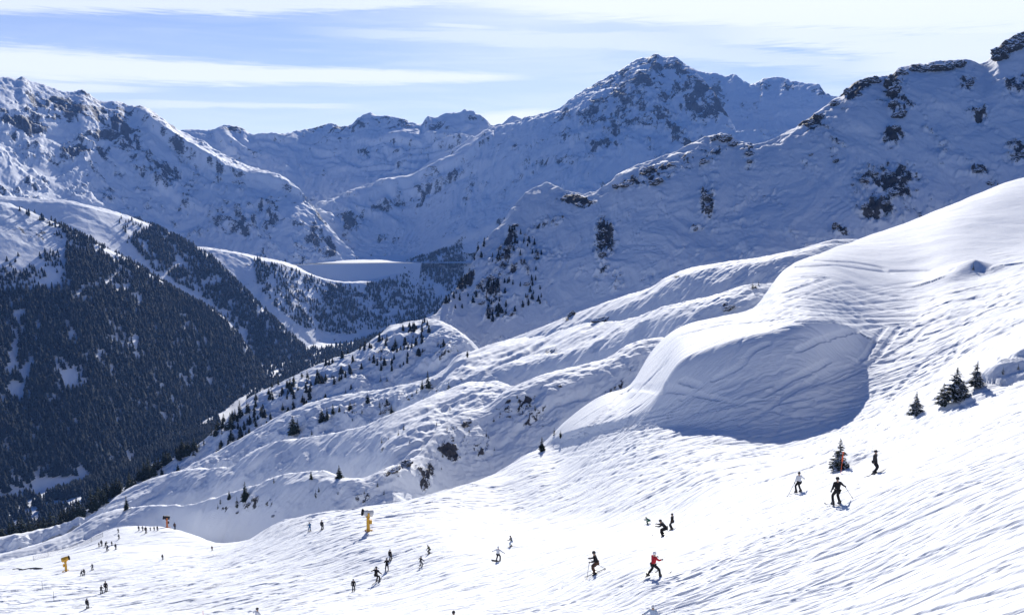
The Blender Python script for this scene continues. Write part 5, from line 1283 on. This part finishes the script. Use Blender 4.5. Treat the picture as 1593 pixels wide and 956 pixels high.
def person(px, py, hp, ps, rz, jk, tr, he, label, gear='skis', poles=None, group=None):
    D = POSES[ps]; p = ground(SA, px, py); d = math.hypot(p.x, p.y)
    s = hp / FPX * d * 1.01 / D['h']
    t = bpy.data.objects.new('person', None); COL.objects.link(t); t.location = p; t.scale = (s, s, s); a = math.radians(rz); t.rotation_euler = (0, 0, a)
    tag(t, label, 'person', group)
    obj('body', D['body'], t); setmat(obj('jacket', D['jacket'], t), CL[jk]); setmat(obj('trousers', D['trousers'], t), CL[tr]); setmat(obj('helmet', D['helmet'], t), M_shell[he]); obj('goggles', D['goggles'], t)
    for k in 'lr': obj('glove', D['glove' + k], t); obj('ski_boot', D['boot' + k], t)
    def slope(dx, dy):
        wx, wy = dx * math.cos(a) - dy * math.sin(a), dx * math.sin(a) + dy * math.cos(a)
        return (zat(SA, p.x + wx, p.y + wy) - zat(SA, p.x - wx, p.y - wy)) / (2 * math.hypot(dx, dy))
    pit = math.atan(slope(0, .8)); rol = math.atan(slope(.5, 0))
    J = D['J']
    if gear == 'skis':
        for k, sg in (('l', -1), ('r', 1)):
            o = obj('ski', SKI['dark'], t); o.location = (J['ank' + k].x, J['ank' + k].y, .0); o.rotation_euler = (pit, 0, -sg * .05)
    elif gear == 'board':
        o = obj('snowboard', BOARD, t); o.location = (0, .02, 0); o.rotation_euler = (0, -rol, math.radians(90))
    t.location.z += .02
    if poles:
        for k, dx, dy in poles:
            h = Matrix.Translation(p) @ Matrix.Rotation(a, 4, 'Z') @ Matrix.Scale(s, 4) @ (J['han' + k] + (J['han' + k] - J['elb' + k]).normalized() * .07)
            tip = V3((p.x + dx, p.y + dy, 0)); tip.z = zat(SA, tip.x, tip.y)
            o = obj('ski_pole', POLE); L = (h - tip).length; dr = (h - tip).normalized()
            o.location = tip; o.rotation_euler = dr.to_track_quat('Z', 'Y').to_euler(); o.scale = (1.3, 1.3, L / 1.14)
            tag(o, 'thin dark ski pole held by ' + poles_lab[0], 'ski pole', 'ski poles')
            poles_lab.pop(0)
    return t
poles_lab = []
def P(*a, pl=None, **k):
    global poles_lab
    poles_lab = list(pl or []); return person(*a, **k)
P(1017, 897, 43, 'stride', -62, 'red', 'black', 'white', 'skier in a red jacket, black trousers and white helmet striding across the slope')
P(926, 893, 40, 'ski', 88, 'black', 'brown', 'black', 'bent skier in a black jacket with poles out, left of the skier in red', poles=[('l', -.6, -.25), ('r', .75, .3)], pl=['the bent skier in black, planted in front', 'the bent skier in black, trailing behind'])
P(1301, 785, 44, 'one', 10, 'black', 'black', 'black', 'skier all in black with one arm and pole held out to the side', poles=[('r', 1.05, .1)], pl=['the skier all in black with one arm held out'])
P(1360, 737, 37, 'stand', -130, 'dark', 'black', 'black', 'upright skier in dark clothes, standing uppermost near the orange marker pole')
P(1242, 766, 33, 'one', 20, 'white', 'black', 'black', 'skier in a white jacket and black trousers left of the small fir', poles=[('l', -.9, -.1)], pl=['the skier in the white jacket near the small fir'])
P(1032, 834, 28, 'crouch', 80, 'black', 'black', 'black', 'dark skier bent low right beside an upright one above the skier in red')
P(1045, 824, 28, 'stand', 60, 'black', 'dark', 'black', 'upright dark skier just behind the one bent low')
P(1008, 815, 12, 'tuck', 85, 'green', 'green', 'black', 'tucked skier in green speeding across the piste')
P(775, 873, 26, 'wide', -20, 'white', 'black', 'white', 'snowboarder in a white jacket and black trousers in the middle of the piste', gear='board')
P(795, 850, 19, 'ski', 60, 'grey', 'pale', 'black', 'skier in a grey jacket and pale trousers above the white snowboarder')
P(655, 881, 18, 'wide', -40, 'dark', 'grey', 'black', 'slim skier in dark clothes alone below the leaning one')
P(668, 861, 16, 'carve', 70, 'olive', 'black', 'black', 'skier in olive leaning hard into a turn')
P(607, 872, 20, 'stand', -30, 'black', 'dark', 'black', 'upper dark skier of the two close together below the snow gun')
P(602, 887, 21, 'ski', 10, 'black', 'dark', 'black', 'lower dark skier of the two close together below the snow gun')
P(588, 905, 25, 'carve', -30, 'black', 'black', 'black', 'black clad skier with arms spread wide, turning at the front of a small group')
P(586, 890, 11, 'wide', 0, 'dark', 'dark', 'black', 'small child skier right behind the one with arms spread wide')
P(550, 919, 21, 'stand', 0, 'black', 'black', 'black', 'black clad skier alone, lowest of the group under the snow gun')
P(482, 826, 15, 'ski', 30, 'blue', 'blue', 'black', 'skier in a bright blue suit left of the snow gun')
P(501, 824, 17, 'stand', -20, 'dark', 'dark', 'black', 'dark skier between the blue suited one and the snow gun')
P(401, 975, 33, 'wide', -40, 'white', 'black', 'black', 'skier in a white jacket and black helmet cut off by the bottom edge')
P(706, 990, 44, 'stand', 0, 'black', 'black', 'black', 'black helmeted skier whose head just shows at the bottom edge')
P(1015, 983, 46, 'one', 160, 'pale', 'dark', 'white', 'snowboarder in a pale blue jacket facing uphill at the bottom edge', gear='board')
P(136, 946, 16, 'stand', -10, 'black', 'black', 'black', 'black clad skier lowest at the far left of the piste')
P(158, 923, 13, 'ski', 0, 'dark', 'grey', 'black', 'left and shorter skier of the pair on the lower left piste')
P(165, 920, 17, 'stand', 0, 'black', 'black', 'black', 'right and taller skier of the pair on the lower left piste')
P(127, 895, 8, 'crouch', 0, 'dark', 'dark', 'black', 'crouching skier beside another one below the yellow snow gun')
P(131, 894, 10, 'stand', 0, 'black', 'black', 'black', 'standing skier of the pair below the yellow snow gun')
P(144, 886, 10, 'ski', 50, 'grey', 'dark', 'black', 'skier in grey just right of the yellow snow gun')
P(253, 870, 9, 'stand', 0, 'black', 'black', 'black', 'tiny dark skier all alone in the middle of the left piste')
P(330, 856, 8, 'stand', 0, 'brown', 'dark', 'black', 'tiny skier in brown at the edge of the spiky shadow')
for i, (px, py, hp, ps, jk, wh) in enumerate([(154, 850, 7, 'stand', 'grey', 'at its left end'), (158, 849, 10, 'stand', 'dark', 'second from its left end'), (165, 851, 9, 'crouch', 'black', 'crouching in its middle'), (167, 856, 7, 'tuck', 'black', 'sitting in front of it'),
                                          (174, 848, 7, 'stand', 'dark', 'at its upper right'), (180, 854, 9, 'stand', 'dark', 'at its lower right')]):
    P(px, py, hp, ps, 0, jk, 'dark', 'black', 'tiny skier of the loose huddle on the left piste, ' + wh, group='huddle of skiers on the left piste')
P(184, 828, 7, 'stand', 0, 'grey', 'dark', 'black', 'upper of two tiny skiers following each other along the snow bank')
P(185, 838, 8, 'stand', 0, 'grey', 'dark', 'black', 'lower of two tiny skiers following each other along the snow bank')
for px, hp, jk, wh in ((216, 8, 'dark', 'first from the left'), (222, 8, 'grey', 'second from the left'), (227, 11, 'black', 'third and tallest'), (234, 6, 'grey', 'fourth'), (240, 7, 'dark', 'fifth'), (245, 8, 'dark', 'last on the right')):
    P(px, 826 - (1 if hp < 10 else -3), hp, 'stand', 0, jk, 'dark', 'black', 'tiny skier waiting in the row before the orange snow gun, ' + wh, group='row of skiers before the orange snow gun')
P(272, 823, 11, 'stand', 0, 'brown', 'dark', 'black', 'tiny skier just right of the orange snow gun')

# ------------------------------------------------------------------ snow guns
def gun_mats(c): return plain('snow_gun_paint', c, .45, .4, .12, 5)
M_yel = gun_mats((.62, .33, .02)); M_org = gun_mats((.55, .17, .05)); M_wht = plain('fan_housing_white', (.55, .55, .55), .4, .4, .08); M_blk = plain('black_rubber', (.015, .015, .016), .6, .3, .1)
def snow_gun(px, py, hp, head, paint, label, aim=150):
    p = ground(SA, px, py); d = math.hypot(p.x, p.y); s = hp / FPX * d / 3.5
    t = bpy.data.objects.new('snow_gun', None); COL.objects.link(t); t.location = p; t.scale = (s, s, s); t.rotation_euler = (0, 0, math.radians(aim))
    tag(t, label, 'snow gun')
    mb = MB(); mb.tube([(0, 0, -.3), (0, 0, .15), (0, 0, 2.3)], [.34, .26, .22], 14); mb.box((0, 0, 1.1), (.12, .5, 1.3)); mb.tube([(0, 0, 2.3), (0, 0, 2.42)], .34, 14)
    obj('post', mb.mesh('post', [paint]), t)
    for k in range(3):
        a = 2.1 * k + .4; mb = MB(); mb.tube([(0, 0, .35), (math.cos(a) * .55, math.sin(a) * .55, .12), (math.cos(a) * .85, math.sin(a) * .85, -.1)], [.10, .09, .12], 6)
        obj('foot', mb.mesh('foot', [paint]), t)
    mb = MB(); mb.box((-.62, 0, 2.75), (.1, .3, .8)); mb.box((.62, 0, 2.75), (.1, .3, .8)); mb.box((0, 0, 2.42), (1.34, .34, .14)); mb.box((0, -.35, 2.6), (.5, .4, .32))
    obj('yoke', mb.mesh('yoke', [paint]), t)
    rx = Matrix.Rotation(math.radians(14), 3, 'X')
    def T(pts): return [rx @ Vector(q) + Vector((0, 0, 3.0)) for q in pts]
    mb = MB(); mb.tube(T([(0, -.75, 0), (0, -.7, 0), (0, .2, 0), (0, .62, 0), (0, .8, 0)]), [.5, .55, .53, .47, .50], 20, cap=False)
    mb.tube(T([(0, .8, 0), (0, .2, 0), (0, -.7, 0)]), [.45, .42, .46], 20, cap=False)
    barrel = obj('fan_housing', mb.mesh('fan_housing', [head], True), t)
    mb = MB(); mb.tube(T([(0, .74, 0), (0, .90, 0)]), [.53, .55], 20, cap=False); mb.tube(T([(0, .90, 0), (0, .74, 0)]), [.40, .40], 20, cap=False)
    for k in range(16):
        a = k * math.pi / 8; mb.tube(T([(math.cos(a) * .48, .88, math.sin(a) * .48), (math.cos(a) * .44, .97, math.sin(a) * .44)]), .02, 5)
    obj('nozzle_ring', mb.mesh('nozzle_ring', [M_blk]), t)
    mb = MB(); mb.tube(T([(0, -.4, 0), (0, .3, 0), (0, .55, 0)]), [.16, .16, .05], 10)
    for k in range(7):
        a = k * 2 * math.pi / 7; ca, sa = math.cos(a), math.sin(a)
        mb.add(T([(ca * .12, -.05, sa * .12), (ca * .41 - sa * .07, .03, sa * .41 + ca * .07), (ca * .41 + sa * .07, -.09, sa * .41 - ca * .07)]), [(0, 1, 2)])
    obj('fan', mb.mesh('fan', [M_blk]), t)
    mb = MB()
    for r_2 in (.12, .24, .36, .48):
        mb.tube(T([(math.cos(a) * r_2, -.76, math.sin(a) * r_2) for a in np.linspace(0, 6.283, 15)]), .012, 4, cap=False)
    obj('grille', mb.mesh('grille', [M_blk]), t)
    mb = MB(); mb.box((0, -.42, 1.5), (.42, .3, .62)); obj('control_box', mb.mesh('control_box', [M_blk if paint is M_org else paint]), t)
    return t
snow_gun(573, 826, 37, M_wht, M_yel, 'large snow gun with white fan housing on a thick yellow post', 110)
snow_gun(103, 888, 22, M_yel, M_yel, 'all yellow snow gun at the far left of the piste', -70)
snow_gun(260, 818, 19, M_blk, M_org, 'small orange snow gun with dark fan behind the waiting skiers', 120)

# ------------------------------------------------------------------ marker poles, fence, hose
M_mark = plain('orange_plastic', (.62, .10, .03), .5, .3, .1)
def marker(px, py, hp, label, mat, r=.03, pad=True, group=None):
    p = ground(SA, px, py); d = math.hypot(p.x, p.y); h = hp / FPX * d
    t = bpy.data.objects.new('marker_pole', None); COL.objects.link(t); t.location = p; t.rotation_euler = (.03, .04, 0)
    mb = MB(); mb.tube([(0, 0, -.3), (0, 0, h)], r, 8); obj('pole', mb.mesh('pole', [mat]), t)
    if pad:
        mb = MB(); mb.tube([(0, 0, h * .55), (0, 0, h * .57), (0, 0, h * .86), (0, 0, h * .88)], [r * 1.2, r * 2.6, r * 2.6, r * 1.2], 10); obj('padding', mb.mesh('padding', [M_mark]), t)
        mb = MB(); mb.box((0, 0, h * .97), (r * 6, r * 1.2, r * 6)); obj('plate', mb.mesh('plate', [M_mark]), t)
    return tag(t, label, 'marker pole', group)
marker(1308, 736, 34, 'orange padded marker pole standing right in front of the small bushy fir', M_mark, .022)
marker(84, 935, 16, 'thin grey piste pole in the lower left corner, the taller one', M_alu, .035, False)
marker(66, 916, 13, 'thin grey piste pole in the lower left corner, the shorter one', M_alu, .035, False)
marker(316, 960, 12, 'thin reddish piste pole at the bottom edge left of the white jacket', M_mark, .03, False)
fp = [ground(SA, a, b) for a, b in ((52, 871), (75, 864), (98, 857), (120, 850), (142, 842), (160, 834))]
t = bpy.data.objects.new('safety_fence', None); COL.objects.link(t); t.location = fp[0]
for q in fp:
    mb = MB(); mb.tube([(0, 0, -.3), (0, 0, 1.25)], .04, 6); o = obj('post', mb.mesh('fence_post', [M_blk]), t); o.location = q - fp[0]
mb = MB(); prev = None
for i in range(len(fp) - 1):
    for k in range(12):
        a = fp[i].lerp(fp[i + 1], k / 12) - fp[0]; b = fp[i].lerp(fp[i + 1], (k + 1) / 12) - fp[0]
        za, zb = zat(SA, a.x + fp[0].x, a.y + fp[0].y) - fp[0].z, zat(SA, b.x + fp[0].x, b.y + fp[0].y) - fp[0].z
        for hh in (.1, .35, .6, .85, 1.1): mb.tube([(a.x, a.y, za + hh), (b.x, b.y, zb + hh)], .02, 3, cap=False)
        mb.tube([(a.x, a.y, za), (a.x, a.y, za + 1.1)], .012, 3, cap=False)
obj('net', mb.mesh('fence_net', [M_blk]), t)
tag(t, 'low dark safety net fence along the snow bank at the far left', 'fence')
hp_ = [ground(SA, a, b) + V3((0, 0, .06)) for a, b in ((20, 885), (28, 884), (36, 886), (45, 884), (55, 884), (66, 884))]
mb = MB(); mb.tube([q - hp_[0] for q in hp_], [.10, .12, .16, .14, .28, .1], 7); o = obj('hose', mb.mesh('hose', [M_blk], True)); o.location = hp_[0]
tag(o, 'dark coiled hose lying on the snow left of the yellow snow gun', 'hose')
